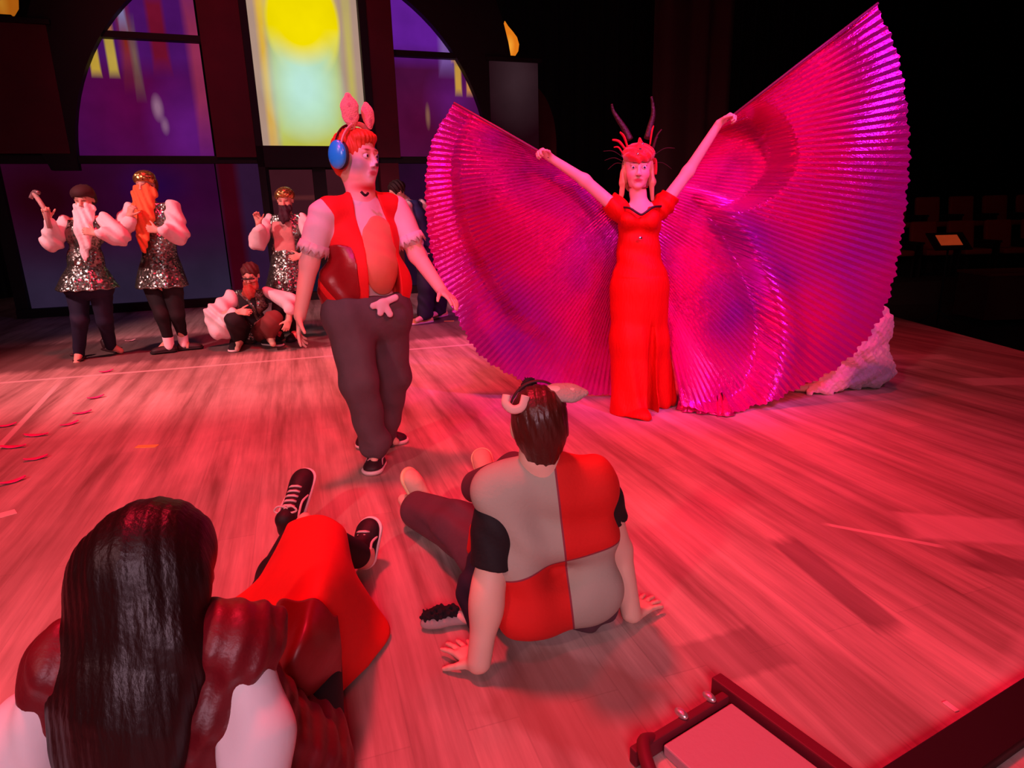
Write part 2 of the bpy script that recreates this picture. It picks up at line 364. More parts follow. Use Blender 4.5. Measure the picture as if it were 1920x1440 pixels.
# ================================================================== THE SETTING
def floor_mat():
    m = bpy.data.materials.new('stage_boards'); m.use_nodes = True; nt = m.node_tree; N = nt.nodes; L = nt.links; b = N['Principled BSDF']
    co = N.new('ShaderNodeTexCoord').outputs['Object']
    mp = N.new('ShaderNodeMapping'); mp.inputs['Rotation'].default_value = (0, 0, math.radians(-18)); L.new(co, mp.inputs[0]); P = mp.outputs[0]
    def noise(scale, vec, det=6, rough=.6):
        s = N.new('ShaderNodeMapping'); s.inputs['Scale'].default_value = vec; L.new(P, s.inputs[0])
        n = N.new('ShaderNodeTexNoise'); n.inputs['Scale'].default_value = scale; n.inputs['Detail'].default_value = det; n.inputs['Roughness'].default_value = rough; L.new(s.outputs[0], n.inputs['Vector']); return n.outputs[0]
    def mth(op, a, b_=None, clamp=False):
        n = N.new('ShaderNodeMath'); n.operation = op; n.use_clamp = clamp
        for i, q in enumerate((a, b_)):
            if q is None: continue
            if isinstance(q, (int, float)): n.inputs[i].default_value = q
            else: L.new(q, n.inputs[i])
        return n.outputs[0]
    def mr(x, a, b_, c, d):
        n = N.new('ShaderNodeMapRange'); L.new(x, n.inputs[0])
        for i, q in enumerate((a, b_, c, d)): n.inputs[i+1].default_value = q
        return n.outputs[0]
    def mix(f, a, c, bt='MIX'):
        n = N.new('ShaderNodeMix'); n.data_type = 'RGBA'; n.blend_type = bt
        for i, q in ((0, f), (6, a), (7, c)):
            if isinstance(q, (int, float)): n.inputs[i].default_value = q
            elif isinstance(q, tuple): n.inputs[i].default_value = (*q, 1)
            else: L.new(q, n.inputs[i])
        return n.outputs[2]
    streak = noise(1.0, (5.0, .35, 1), 7, .62); streak2 = noise(1.0, (16, .8, 1), 5, .6); blot = noise(.9, (1, 1, 1), 4, .55); grain = noise(1.0, (60, 3, 1), 3)
    c = mix(mr(streak, .36, .64, 0, 1), (.24, .125, .100), (.84, .56, .50))
    c = mix(mr(streak2, .42, .62, 0, .45), c, (.86, .62, .55))
    c = mix(mr(blot, .40, .66, .0, .55), c, (.26, .14, .12))
    c = mix(mr(grain, .3, .7, .0, .25), c, (.25, .14, .11))
    br = N.new('ShaderNodeTexBrick'); L.new(P, br.inputs['Vector']); rot = N.new('ShaderNodeMapping'); rot.inputs['Rotation'].default_value = (0, 0, math.pi/2); L.new(P, rot.inputs[0]); L.new(rot.outputs[0], br.inputs['Vector'])
    br.inputs['Scale'].default_value = 1.0; br.inputs['Brick Width'].default_value = 2.6; br.inputs['Row Height'].default_value = .14; br.inputs['Mortar Size'].default_value = .0022
    br.inputs['Color1'].default_value = (.9, .9, .9, 1); br.inputs['Color2'].default_value = (1.05, 1.05, 1.05, 1); br.inputs['Mortar'].default_value = (.84, .84, .84, 1)
    c = mix(1.0, c, br.outputs[0], 'MULTIPLY')
    sp = N.new('ShaderNodeSeparateXYZ'); L.new(co, sp.inputs[0])
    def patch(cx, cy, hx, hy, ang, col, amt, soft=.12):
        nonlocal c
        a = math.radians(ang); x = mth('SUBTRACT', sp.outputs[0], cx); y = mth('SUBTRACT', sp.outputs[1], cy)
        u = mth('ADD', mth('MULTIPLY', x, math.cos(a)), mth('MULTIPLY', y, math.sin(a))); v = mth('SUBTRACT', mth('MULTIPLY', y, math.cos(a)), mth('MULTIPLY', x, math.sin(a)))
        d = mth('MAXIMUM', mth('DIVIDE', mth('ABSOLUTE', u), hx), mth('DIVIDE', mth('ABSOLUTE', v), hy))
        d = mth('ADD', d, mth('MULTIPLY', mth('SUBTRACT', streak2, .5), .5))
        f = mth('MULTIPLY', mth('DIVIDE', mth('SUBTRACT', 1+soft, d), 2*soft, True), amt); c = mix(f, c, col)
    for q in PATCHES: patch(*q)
    L.new(c, b.inputs['Base Color'])
    L.new(mr(blot, .3, .7, .38, .62), b.inputs['Roughness']); b.inputs['Specular IOR Level'].default_value = .35
    bp = N.new('ShaderNodeBump'); bp.inputs['Strength'].default_value = .15; bp.inputs['Distance'].default_value = .004; L.new(streak2, bp.inputs['Height']); L.new(bp.outputs[0], b.inputs['Normal'])
    return m
SHADOW, LT = (.16, .07, .065), (.92, .66, .62)
# light worn patches, painted chair shadows and other dark areas on the boards: centre, half sizes, direction, colour, strength
PATCHES = [(1.08, 1.95, .055, .28, 10, SHADOW, .65), (1.9, 1.86, .08, .34, 50, SHADOW, .6), (.62, 1.58, .13, .09, 20, SHADOW, .45), (.15, 1.42, .16, .2, 60, (.30, .10, .08), .5),
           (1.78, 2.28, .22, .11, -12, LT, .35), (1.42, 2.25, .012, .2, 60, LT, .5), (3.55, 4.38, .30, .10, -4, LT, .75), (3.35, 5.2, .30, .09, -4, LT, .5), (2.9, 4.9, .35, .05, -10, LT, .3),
           (-2.2, 5.7, 2.6, .03, 16, LT, .55), (-2.95, 3.4, .02, 1.9, 24, LT, .6), (-2.3, 6.9, 4.4, .75, 17, (.10, .055, .05), .75), (1.55, 1.5, .3, .14, 40, LT, .22)]  # the wide dark band is unlit floor near the wall, painted into the colour
rim = [(-9, -1.0), (3.0, -1.0), (4.35, .8), (4.35, 7.5), (3.6, 12.5), (-9, 12.5)]

def prism(name, poly, z0, z1, m, parent=None):
    n = len(poly); V = [(x, y, z1) for x, y in poly]+[(x, y, z0) for x, y in poly]
    fs = [tuple(range(n)), tuple(range(n, 2*n))[::-1]]+[(i, i+n, (i+1) % n+n, (i+1) % n) for i in range(n)]
    return raw(name, V, fs, m, parent, False)
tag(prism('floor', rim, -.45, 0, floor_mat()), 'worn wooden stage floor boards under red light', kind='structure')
tag(boxes('floor', [(-14, 16, -3, 24, -.6, -.5)], mat('house_floor', C('#2a1512'), .8)), 'dark lower house floor beyond the stage edge', kind='structure')
BLK = mat('black_paint', C('#120507'), .75, bump=.1)
DRAPE = mat('black_drape', (.012, .006, .008), .95, sheen=.1)
def drape(name, x0, y0, x1, y1, z0, z1, m, amp=.07, wave=.38, step=.06):
    L = math.hypot(x1-x0, y1-y0); n = int(L/step); dx, dy = (x1-x0)/L, (y1-y0)/L; V = []
    for z in (z1, z0):
        for i in range(n+1):
            t = i/n; w = amp*math.sin(t*L/wave*2*math.pi+1.2*math.sin(t*9)); V.append((x0+dx*t*L-dy*w, y0+dy*t*L+dx*w, z))
    o = raw(name, V, [(i, i+1, n+2+i, n+1+i) for i in range(n)], m); s = o.modifiers.new('cloth', 'SOLIDIFY'); s.thickness = .012; return o
tag(drape('wall_back', -12, 12.3, 13, 19.5, -.5, 8, DRAPE), 'black drape wall behind the whole set', kind='structure')
tag(boxes('wall_right', [(13, 13.2, -2, 20, -.5, 8)], mat('house_wall', C('#1a0606'), .9)), 'dark side wall of the house', kind='structure')
tag(drape('stage_curtain', 2.05, 9.6, 3.1, 9.6, 0, 6.5, mat('curtain_red', (.045, .008, .010), .9)), 'tall dark maroon masking curtain behind the winged dancer', 'curtain')
# --- arched set wall with projection screens
ORG = (-5.17, 9.45, 0); SYAW = math.radians(19)
back = empty('stage_backdrop', ORG, SYAW)
tag(back, 'tall arched set wall with glowing purple and yellow projected windows in black framing', 'stage set')
def here(o): o.parent = back; o.matrix_parent_inverse.identity(); return o
def lit(nm, x0, x1, z0, z1, m, y=.06, name='projection_screen'): return here(boxes(name, [(x0, x1, y, y+.03, z0, z1)], m, bevel=0))
PUR, MAR = C('#5a0a50'), C('#6a0838')
lit(0, -.72, 1.02, 2.1, 5.0, emit_mat('glow_left', C('#4a0c50'), [
    ('ell', .1, 2.9, .55, .7, .8, C('#600848')), ('ell', .75, 2.45, .35, .5, .8, C('#6a1a80')), ('box', .25, 3.9, .95, .62, .25, C('#52146a')),
    ('box', .52, 3.75, .10, .45, .3, C('#7a1230')), ('box', .12, 3.6, .06, .35, .9, C('#8a2a20')), ('box', .98, 3.4, .10, .9, .5, C('#9a3058')), ('box', .20, 3.4, .035, .3, .9, C('#7a5a50')),
    ('box', -.29, 3.43, .055, .24, .25, C('#d8b040')), ('box', -.08, 3.43, .055, .24, .25, C('#c8a848')), ('box', -.15, 3.95, .12, .22, .3, C('#e09030')), ('box', .12, 4.1, .04, .3, .5, C('#8a80b0')),
    ('ell', .38, 2.78, .055, .13, .6, C('#a07090')), ('ell', .44, 2.55, .04, .09, .6, C('#906088'))], .75, .3, 2.5))
lit(0, 3.68, 5.2, 2.1, 5.0, emit_mat('glow_right', C('#50103f'), [
    ('box', 4.3, 4.2, .8, .6, .3, C('#6a20a0')), ('ell', 4.1, 2.6, .5, .4, .8, C('#5a0c3a')), ('ell', 4.65, 3.0, .3, .35, .8, C('#661870')), ('box', 4.55, 3.75, .10, .3, .5, C('#8860b0')),
    ('box', 4.72, 3.33, .05, .22, .3, C('#e0a848')), ('box', 4.9, 3.30, .045, .2, .3, C('#d89050')), ('box', 4.68, 3.72, .05, .14, .4, C('#e8a040')), ('ell', 4.2, 2.75, .03, .14, .6, C('#906050'))], .75, .3, 2.5))
lit(0, -1.62, 1.0, .12, 2.08, emit_mat('glow_low_left', C('#40304e'), [('ell', .2, 1.55, .9, .5, .9, C('#500c4a')), ('ell', -1.2, 1.6, .7, .6, .7, C('#3a0418')), ('ell', .2, 1.75, .3, .2, .8, C('#3c0c58'))], .42, .3, 2, C('#481040'), (.4, 1.5)))
lit(0, 3.68, 5.2, .12, 2.08, emit_mat('glow_low_right', C('#301430'), [('ell', 4.2, 1.7, .6, .4, .9, C('#3c0c38'))], .5, .3, 2))
lit(0, 1.02, 1.64, .12, 2.06, emit_mat('glow_post', C('#3c1c40'), [('box', 1.15, 1.1, .14, 1.6, .4, C('#4c0418'))], .55, .3, 2), y=.05)
lit(0, 1.62, 3.28, 2.3, 5.0, emit_mat('glow_centre', C('#b09080'), [
    ('box', 1.86, 3.5, .05, 1.4, .7, C('#e0b040')), ('box', 3.06, 3.4, .05, 1.2, .8, C('#c0b060')), ('box', 2.42, 2.9, .47, 1.15, .10, C('#c0bc40')), ('ell', 2.44, 3.95, .50, .75, .06, C('#f0d800')),
    ('box', 2.42, 3.1, .38, .55, .5, C('#b4d898')), ('ell', 2.36, 3.12, .36, .48, .7, C('#c0ecdc')), ('ell', 2.40, 4.08, .46, .55, .28, C('#f8e000'))], .95, .12, 2.2))
# lower centre doorway panes
lit(0, 1.72, 2.36, 1.0, 1.96, emit_mat('glow_door', C('#4a1c26'), [('box', 2.0, 1.55, .5, .03, .6, C('#6a2c30'))], .6, .2, 2), y=.1)
lit(0, 2.55, 3.2, 1.0, 1.96, bpy.data.materials['glow_door'], y=.1)
lit(0, 1.64, 3.3, .12, 1.0, emit_mat('glow_base', C('#202038'), [('box', 1.3, .5, .35, .4, .2, C('#3c3c70'))], .45, .2, 2), y=.1)
PIL = mat('pilaster', C('#5a1020'), .8, var=.2, vscale=2)
here(boxes('pilaster', [(1.06, 1.60, -.10, .05, 2.12, 5.2)], PIL)); here(boxes('pilaster', [(3.32, 3.70, -.10, .05, 2.12, 5.2)], PIL)); here(boxes('pilaster', [(3.32, 3.66, -.08, .05, .1, 2.04)], PIL))
for a in [(1.60, 1.70, -.12, .1, .1, 5.2), (3.22, 3.33, -.12, .1, .1, 5.2), (1.62, 3.3, -.12, .1, 4.34, 4.44)]: here(boxes('post', [a], BLK))
for a in [(-1.62, 1.6, -.06, .1, 2.04, 2.14), (3.3, 5.4, -.06, .1, 2.04, 2.14), (-.6, 1.14, -.06, .1, 3.62, 3.70), (3.68, 5.05, -.06, .1, 3.58, 3.66), (1.6, 3.3, -.12, .1, 1.98, 2.28), (1.66, 3.3, -.02, .12, .96, 1.02)]: here(boxes('crossbar', [a], BLK))
for a in [(2.36, 2.55, -.05, .12, .1, 2.0), (1.62, 1.74, -.05, .12, .1, 2.0), (-1.75, -1.6, -.05, .12, -.0, 2.1)]: here(boxes('post', [a], BLK))
here(boxes('base_board', [(-1.75, 5.4, -.08, .12, 0, .12)], BLK))
# arch: thick black flat with a round opening
V, fs = [], []; n = 48; cx, cz, R0 = 2.25, 1.95, 2.92
for yy in (-.10, .04):
    for i in range(n+1):
        a = math.pi*i/n; V.append((cx+R0*math.cos(a), yy, cz+R0*math.sin(a)))
    for i in range(n+1):
        a = math.pi*i/n; ro = R0+.32+.75*math.sin(a)**.8 if a > math.pi/2 else R0+.16+1.4*math.sin(a); V.append((cx+ro*math.cos(a), yy, cz+ro*math.sin(a)))
m4 = 2*(n+1)
for i in range(n):
    fs += [(i, i+1, n+2+i, n+1+i), (m4+i, m4+n+1+i, m4+n+2+i, m4+i+1), (i, m4+i, m4+i+1, i+1), (n+1+i, n+2+i, m4+n+2+i, m4+n+1+i)]
fs += [(0, n+1, m4+n+1, m4), (n, m4+n, m4+2*n+1, 2*n+1)]
here(raw('arch', V, fs, BLK, None, False))
# curved side flat right of the pillar
V, fs = [], []; n = 14
prof = [(5.9, 0)]+[(5.9+.52*math.cos(math.pi/2*(1-i/n)), 2.35+.95*math.sin(math.pi/2*(1-i/n))) for i in range(n+1)]+[(6.42, 0)]
k = len(prof); V = [(x, .1, z) for x, z in prof]+[(x, .16, z) for x, z in prof]; fs = [tuple(range(k)), tuple(range(k, 2*k))[::-1]]+[(i, i+k, (i+1) % k+k, (i+1) % k) for i in range(k)]
here(raw('curved_flat', V, fs, mat('maroon_flat', C('#4a0a12'), .9), None, False))
# pillars with electric flames
for sx, sw, tp in ((-1.14, .41, 3.77), (5.6, .41, 3.62)):
    pm = emit_mat('pillar_faint_emission', C('#2a0a14'), [('ell', 5.65, 3.3, .35, .5, .8, C('#4a3038'))], .5, .3, 2) if sx > 0 else mat('pillar_maroon', C('#5a1424'), .85, var=.15, vscale=2)  # right pillar is no lamp; faint emission put in to keep it visible
    zb = 2.16 if sx < 0 else .15
    pl_ = here(boxes('pillar', [(sx-sw, sx+sw, -.12, .05, zb, tp-.06)], pm)); here(boxes('pillar_cap', [(sx-sw-.06, sx+sw+.06, -.16, .25, tp-.06, tp)], BLK))
    f = empty('flame_lamp', tuple(Matrix.Translation(ORG) @ Matrix.Rotation(SYAW, 4, 'Z') @ Vector((sx-.04, .0, tp))), SYAW)
    tag(f, 'orange flame shaped lamp on top of the '+('left' if sx < 0 else 'right')+' set pillar', 'lamp')
    fm = emit_mat('flame_glow_%d' % (sx > 0), C('#e07818'), [('ell', 0, .16, .05, .1, .8, C('#f8a030'))], 1.0 if sx > 0 else .5, .1, 6)
    prof = [(.0, .0), (.07, .02), (.11, .10), (.125, .2), (.11, .30), (.07, .38), (.03, .45), (-.01, .52)]
    V, fs = [], []; q = 14
    for r_, z_ in prof:
        for j in range(q): a = 2*math.pi*j/q; V.append((max(r_*1.5, .004)*math.cos(a)-(.05*(z_/.5)**2), max(r_, .004)*.6*math.sin(a), z_))
    fs = [(i*q+j, i*q+(j+1) % q, (i+1)*q+(j+1) % q, (i+1)*q+j) for i in range(len(prof)-1) for j in range(q)]
    o = raw('flame', V, fs, fm); o.parent = f; o.location.z = .03
    o = boxes('lamp_base', [(-.09, .09, -.09, .09, 0, .04)], BLK); o.parent = f

# --- dim house at the right: seats, music stand, table
SEAT = mat('seat_fabric', C('#8a2a1c'), .85)
def theatre_seat():
    t = empty('theatre_seat')
    def p(o): o.parent = t; return o
    p(boxes('seat', [(-.24, .24, -.28, .20, .40, .50)], SEAT, bevel=.03)); b = p(boxes('backrest', [(-.25, .25, -.05, .05, 0, .58)], SEAT, bevel=.04)); b.location = (0, .25, .42); b.rotation_euler = (math.radians(-10), 0, 0)
    for x in (-1, 1): p(boxes('armrest', [(x*.285-.03, x*.285+.03, -.2, .26, .60, .64)], BLK)); p(boxes('side_panel', [(x*.285-.02, x*.285+.02, -.18, .24, 0, .6)], BLK))
    return t
seat0 = theatre_seat()
tag(boxes('floor', [(4.9, 13, 11.2, 20, -.5, -.1), (4.9, 13, 12.6, 20, -.1, .35)], mat('house_floor')), 'dark stepped risers under the seat rows', kind='structure')
k = 0
for row, (y, z) in enumerate(((12.0, -.1), (13.4, .35))):
    for i in range(8):
        t = seat0 if k == 0 else seat0.copy()
        if k:
            COL.objects.link(t)
            for ch in seat0.children: c = ch.copy(); COL.objects.link(c); c.parent = t
        t.location = (6.4+i*.70+.2*row, y, z); nth = ('leftmost', 'second from the left', 'third from the left', 'fourth from the left', 'fourth from the right', 'third from the right', 'second from the right', 'rightmost')[i]
        tag(t, 'dim maroon theatre seat, %s in the %s row' % (nth, 'front' if row == 0 else 'back'), 'seat', 'theatre seats beyond the stage edge'); k += 1
ms = empty('music_stand', (6.15, 9.1, -.5)); tag(ms, 'black music stand with an orange lit page beyond the stage edge', 'music stand')
def mp_(o): o.parent = ms; return o
mp_(tube('pole', [(0, 0, .03), (0, 0, 1.15)], .014, BLK))
for a in (0, 2.1, 4.2): mp_(tube('leg', [(0, 0, .25), (.28*math.cos(a), .28*math.sin(a), .01)], .01, BLK))
o = mp_(boxes('desk', [(-.26, .26, -.01, .01, -.16, .18)], BLK)); o.location = (0, 0, 1.2); o.rotation_euler = (math.radians(-50), 0, 0)
o = boxes('sheet_music', [(-.15, .15, -.018, -.012, -.08, .12)], emit_mat('page_lamplight', C('#a8381a'), (), .6, .2, 9), bevel=0); o.location = (6.15, 9.1, .7); o.rotation_euler = (math.radians(-50), 0, 0); tag(o, 'open page in orange lamplight on the music stand', 'sheet music')  # orange lamplight on the page put in as emission
tb = empty('table', (7.6, 9.3, -.5)); tag(tb, 'low dark red side table beyond the stage edge right of the music stand', 'table')
def tp_(o): o.parent = tb; return o
tp_(boxes('table_top', [(-.9, .9, -.35, .35, .72, .76)], mat('table_red', C('#6a2018'), .7)))
tp_(boxes('skirt', [(-.88, .88, -.33, .33, .1, .72)], mat('table_skirt', C('#4a120e'), .9)))
spot('house_dim', (6.5, 7.5, 4.5), (8.0, 12, .3), 70, (1, .16, .08), 28, .9, .4)

# --- things on the floor
tag(boxes('trim_1', [(-.5, .9, -.055, .055, 0, .03)], mat('edge_black', C('#1a0406'), .6), M=Matrix.Translation((1.09, 1.24, 0)) @ Matrix.Rotation(math.radians(27), 4, 'Z')), 'black raised edging strip across the near corner of the stage', kind='structure')
tag(boxes('paper_scrap', [(-.008, .008, -.018, .018, 0, .004)], mat('scrap_pink', C('#ffc0c8'), .6), M=Matrix.Translation((1.10, 1.36, 0)) @ Matrix.Rotation(.3, 4, 'Z')), 'tiny pale scrap beside the black edging at the near corner', 'scrap')
tr = empty('chair_arm_stand_in', (.46, 1.26, 0), math.radians(32)); tag(tr, 'pale floor box with red bars standing in for a chair arm, bottom edge', 'floor box')  # invented hatch shape, standing in for what is likely a chair arm
def tq(o): o.parent = tr; return o
tq(boxes('stand_in_top', [(-.12, .12, -.2, .045, 0, .03)], mat('stand_in_grey', C('#c09098'), .55, bump=.1)))
tq(boxes('stand_in_bars', [(-.20, .12, .052, .075, 0, .045), (.13, .165, -.34, .12, 0, .05)], mat('stand_in_dark_red', C('#6a1024'), .6)))
tq(tube('handle', smooth_path([(-.13, .07, .03), (-.17, .06, .05), (-.21, .0, .05), (-.22, -.06, .02)]), .016, mat('stand_in_dark_red')))
for x in (-.03, .07): tq(ball('stand_in_knob', (x, .075, .05), (.012, .020, .010), mat('stand_in_metal', C('#e8d8d8'), .3, .8), None))
tag(boxes('tape_mark', [(-.06, .06, -.022, .022, 0, .002)], mat('tape_yellow', C('#f0d060'), .6), bevel=0, M=Matrix.Translation(Vector((-2.116,3.488,0)))), 'short yellow tape mark on the boards left of the rabbit boy', 'tape')
tag(boxes('tape_mark', [(-.05, .05, -.03, .03, 0, .002)], mat('tape_white', C('#f0c8c0'), .6), bevel=0, M=Matrix.Translation(Vector((-2.295,2.629,0))) @ Matrix.Rotation(.8, 4, 'Z')), 'pale tape mark at the left frame edge', 'tape')
tag(boxes('tape_mark', [(-.06, .06, -.03, .03, 0, .002)], mat('tape_yellow'), bevel=0, M=Matrix.Translation(Vector((-0.741,7.684,0)))), 'small yellow tape mark near the boards behind the walking boy', 'tape')
pet = mat('petal_pink', C('#ff3090'), .5)
pl = [(-3.078,4.565,0), (-2.927,4.175,0), (-2.853,3.932,0), (-2.633,3.318,0), (-2.522,3.001,0), (-2.91,3.52,0), (-2.921,3.723,0), (-3.513,5.414,0), (-3.263,3.933,0), (-4.138,6.879,0)]
where = ['the third from the top of the diagonal trail', 'in the middle of the diagonal trail', 'below the middle of the diagonal trail', 'low in the diagonal trail', 'lowest of the trail near the left edge', 'wide one by the left frame edge', 'beside the wide one at the left', 'topmost, near the sandalled feet', 'faint one at the far left edge', 'white, behind the sandalled dwarf feet']
for i, q in enumerate(pl):
    V, fs = [], []; a0 = random.uniform(.6, 1.3) if i not in (5, 6) else .1; L_, w_ = (.055, .02) if i not in (5, 6) else (.07, .022)
    for u in range(9):
        t = u/8; w = w_*math.sin(math.pi*min(max(t, .04), .96))**.7; zc = .003+.02*(t-.5)**2*4*.6
        for v in (-1, 0, 1):
            x, y = (t-.5)*2*L_, v*w; V.append((q[0]+x*math.cos(a0)-y*math.sin(a0), q[1]+x*math.sin(a0)+y*math.cos(a0), zc+.006*abs(v)))
    fs = [(u*3+v, u*3+v+1, u*3+v+4, u*3+v+3) for u in range(8) for v in (0, 1)]
    o = raw('petal', V, fs, pet if i < 9 else mat('scrap_pink')); s_ = o.modifiers.new('t', 'SOLIDIFY'); s_.thickness = .002; s_.offset = 1
    tag(o, 'pink paper petal on the left floor, '+where[i], 'petal', 'petals scattered on the left floor')

# ================================================================== PEOPLE
SKIN, SKIN2 = C('#e0a892'), C('#e8b8a4')
def skin_mat(): return mat('skin', rough=.55, attr=True, sub=.08, bump=.05, bscale=220, spec=.35)
def person(label, base, group=None):
    p = empty('person', base); return tag(p, label, 'person', group)
def limb_hide(F, pts, rs, k=.02): F.chain(pts, rs, k)
def torso(F, sh_l, sh_r, neck, waist, hip_l, hip_r, fwd, w=1., belly=0., k=.04):
    """shoulders, chest, waist and pelvis in one smooth trunk"""
    sl, sr, hl, hr, wa, nk = map(npv, (sh_l, sh_r, hip_l, hip_r, waist, neck)); f = unit(fwd); mid = (sl+sr)/2; pel = (hl+hr)/2
    half = np.linalg.norm(sl-sr)/2; chest = mid*.62+wa*.38
    F.cap(lerp(mid, sl, .8), lerp(mid, sr, .8), .052*w, k=k, flat=(f, .8))
    side = unit(sl-sr)
    F.cap(chest+side*half*.38, chest-side*half*.38, .098*w, k=k, flat=(f, .82)); F.cap(wa+side*half*.28, wa-side*half*.28, .09*w, k=k, flat=(f, .8))
    F.cap(mid, chest, .08*w, .1*w, k=k, flat=(f, .8)); F.cap(chest, wa, .105*w, .095*w, k=k, flat=(f, .8)); F.cap(wa, pel, .095*w, .11*w, k=k, flat=(f, .8))
    F.cap(hl, hr, .088*w, k=k, flat=(f, .95)); F.cap(mid, nk, .055*w, .045*w, k=.04)
    if belly: F.ell(lerp(wa, chest, .25)+f*.03, (.12*w, .12*w, .12*w+belly*0), k=.06)
def shoe(parent, heel, toe, up=(0, 0, 1), w=.042, hgt=.085, upper=None, sole=None, laces=None, h=.005, name='shoe'):
    a, b = npv(heel), npv(toe); d = unit(b-a); u = npv(up); u = unit(u-d*(u@d)); sd = np.cross(d, u); L = np.linalg.norm(b-a)
    F = Field(h); F.cap(a+d*.04+u*.02, b-d*.05+u*.02, w*.95, w*1.12, k=.01, flat=(u, .5)); F.cut(a, -u)
    F.p.append(('I', (lambda X, Y, Z: (X-a[0])*u[0]+(Y-a[1])*u[1]+(Z-a[2])*u[2]-.026), None, None, .002)); s_ = F.mesh('sole', sole, None)
    U = Field(h); U.cap(a+d*.04+u*.035, b-d*.052+u*.03, w*.78, w*.94, k=.02, flat=(u, .62)); U.cap(a+d*.042+u*.03, a+d*.05+u*hgt*.9, w*.70, w*.68, k=.03); U.cap(a+d*.06+u*hgt*.72, b-d*.08+u*.034, w*.62, w*.74, k=.03); U.cut(a+u*.02, -u)
    o = U.mesh(name, upper, parent); s_.parent = o; s_.matrix_parent_inverse = pinv(o)
    if laces:
        def top(t):
            q = min(max((t*L-.06)/(L-.14), 0), 1); return hgt*.72*(1-q)+.034*q+w*(.62+.12*q)
        for i in range(5):
            t = .34+.075*i; c = a+d*L*t; hh = top(t); wd = w*.5
            tube('lace', [c-sd*wd+u*(hh-.010), c-sd*wd*.5+u*(hh+.001), c+sd*wd*.5+u*(hh+.001), c+sd*wd+u*(hh-.010)], .0052, laces, o, 6)
        c = a+d*L*.30+u*(top(.30)+.004)
        for q in (-1, 1):
            tube('lace', smooth_path([c, c+sd*q*.028+u*.012, c+sd*q*.046-d*.012, c+sd*q*.024-d*.022, c], 4), .0042, laces, o, 6)
            tube('side_stripe', smooth_path([a+d*L*t+sd*q*w*k_+u*z_ for t, k_, z_ in ((.16, .80, .055), (.32, .84, .065), (.45, .80, .058), (.58, .90, .036))], 5), .005, laces, o, 6)
    return o

# ---------------------------------------------------------------- the boy with rabbit ears, walking
P = person('boy with rabbit ears and blue ear defenders in a red vest walking across the stage', (-.73, 3.15, 0))
tf = unit((.42, -.9, 0)); RED = mat('red_felt', C('#e01414'), .8, bump=.15, bscale=120, var=.08)
J = dict(neck=(-0.683,3.13,1.379), shl=(-0.837,3.02,1.263), shr=(-0.545,3.24,1.28), wa=(-0.686,3.13,0.99), hl=(-0.777,3.08,0.793), hr=(-0.623,3.18,0.787),
         el=(-0.92,3,1.044), wl=(-0.967,2.93,0.816), er=(-0.452,3.22,1.059), wr=(-0.325,3.08,0.897), kl=(-0.743,3,0.48), kr=(-0.618,3.25,0.439), al=(-0.701,3.06,0.124), ar=(-0.711,3.36,0.078))
H = Frame((-0.689,3.12,1.515), (.88, -.46, -.07), (0.02, 0, 1), 1.08)
B = Field(.0045); B.base = SKIN2
head(B, H, J['neck'], .056)
B.ell(H(0, .03, -.06), npv((.064, .055, .05)), H.R, .03)
torso(B, J['shl'], J['shr'], J['neck'], J['wa'], J['hl'], J['hr'], tf, 1.02)
B.chain([J['shl'], J['el'], J['wl']], [.054, .043, .028], .02); B.chain([J['shr'], J['er'], J['wr']], [.054, .042, .027], .02)
B.chain([J['hl'], J['kl'], J['al']], [.085, .06, .038]); B.chain([J['hr'], J['kr'], J['ar']], [.085, .06, .038])
B.cap(J['al'], (-0.703,3.02,0.065), .026, .02); B.cap(J['ar'], (-0.651,3.34,0.043), .026, .02)
hand(B, J['wl'], npv((-0.983,2.9,0.678))-npv(J['wl']), (.9, .3, 0), (.1, -1, 0), .92, curls=(.12, .3, .4, .45), spread=.2)
hand(B, J['wr'], npv((-0.234,2.98,0.839))-npv(J['wr']), (-.1, -.25, -1), (0, -1, .2), .92, curls=(.1, .2, .3, .35), spread=.25)
WHITEP = C('#e8dcd8')
B.color(H(0, .10, -.055), npv((.055, .06, .05)), WHITEP, .3, H.R); B.color(H(.06, .05, -.03), npv((.035, .06, .035)), C('#9a9890'), .5, H.R); B.color(H(-.06, .05, -.03), npv((.035, .06, .035)), C('#b8b0a8'), .5, H.R)
face_paint(B, H, C('#c86870'), C('#8a4a30')); B.color(H(0, .112, -.030), npv((.014, .012, .010)), C('#3a1418'), .3, H.R)
for z in (-.095,): B.color(H(0, .05, -.125), npv((.06, .05, .02)), C('#c02828'), .5, H.R)
B.mesh('body', skin_mat(), P); eyes(H, P)
hr = Field(.0045); hr.ell(H(0, -.018, .036), npv((.088, .105, .088)), H.R, .01); hr.ell(H(0, -.045, -.01), npv((.084, .078, .092)), H.R, .02); hr.ell(H(0, .045, .078), npv((.066, .048, .032)), H.R, .02)
hr.ell(H(0, .085, -.03), npv((.071, .067, .094)), H.R, .012, True); hr.disp = folds(.0025, 260, 190, 30)
hr.mesh('hair', mat('hair_orange', C('#c8401c'), .6, bump=.5, bscale=50, stretch=(1, 1, .3)), P)
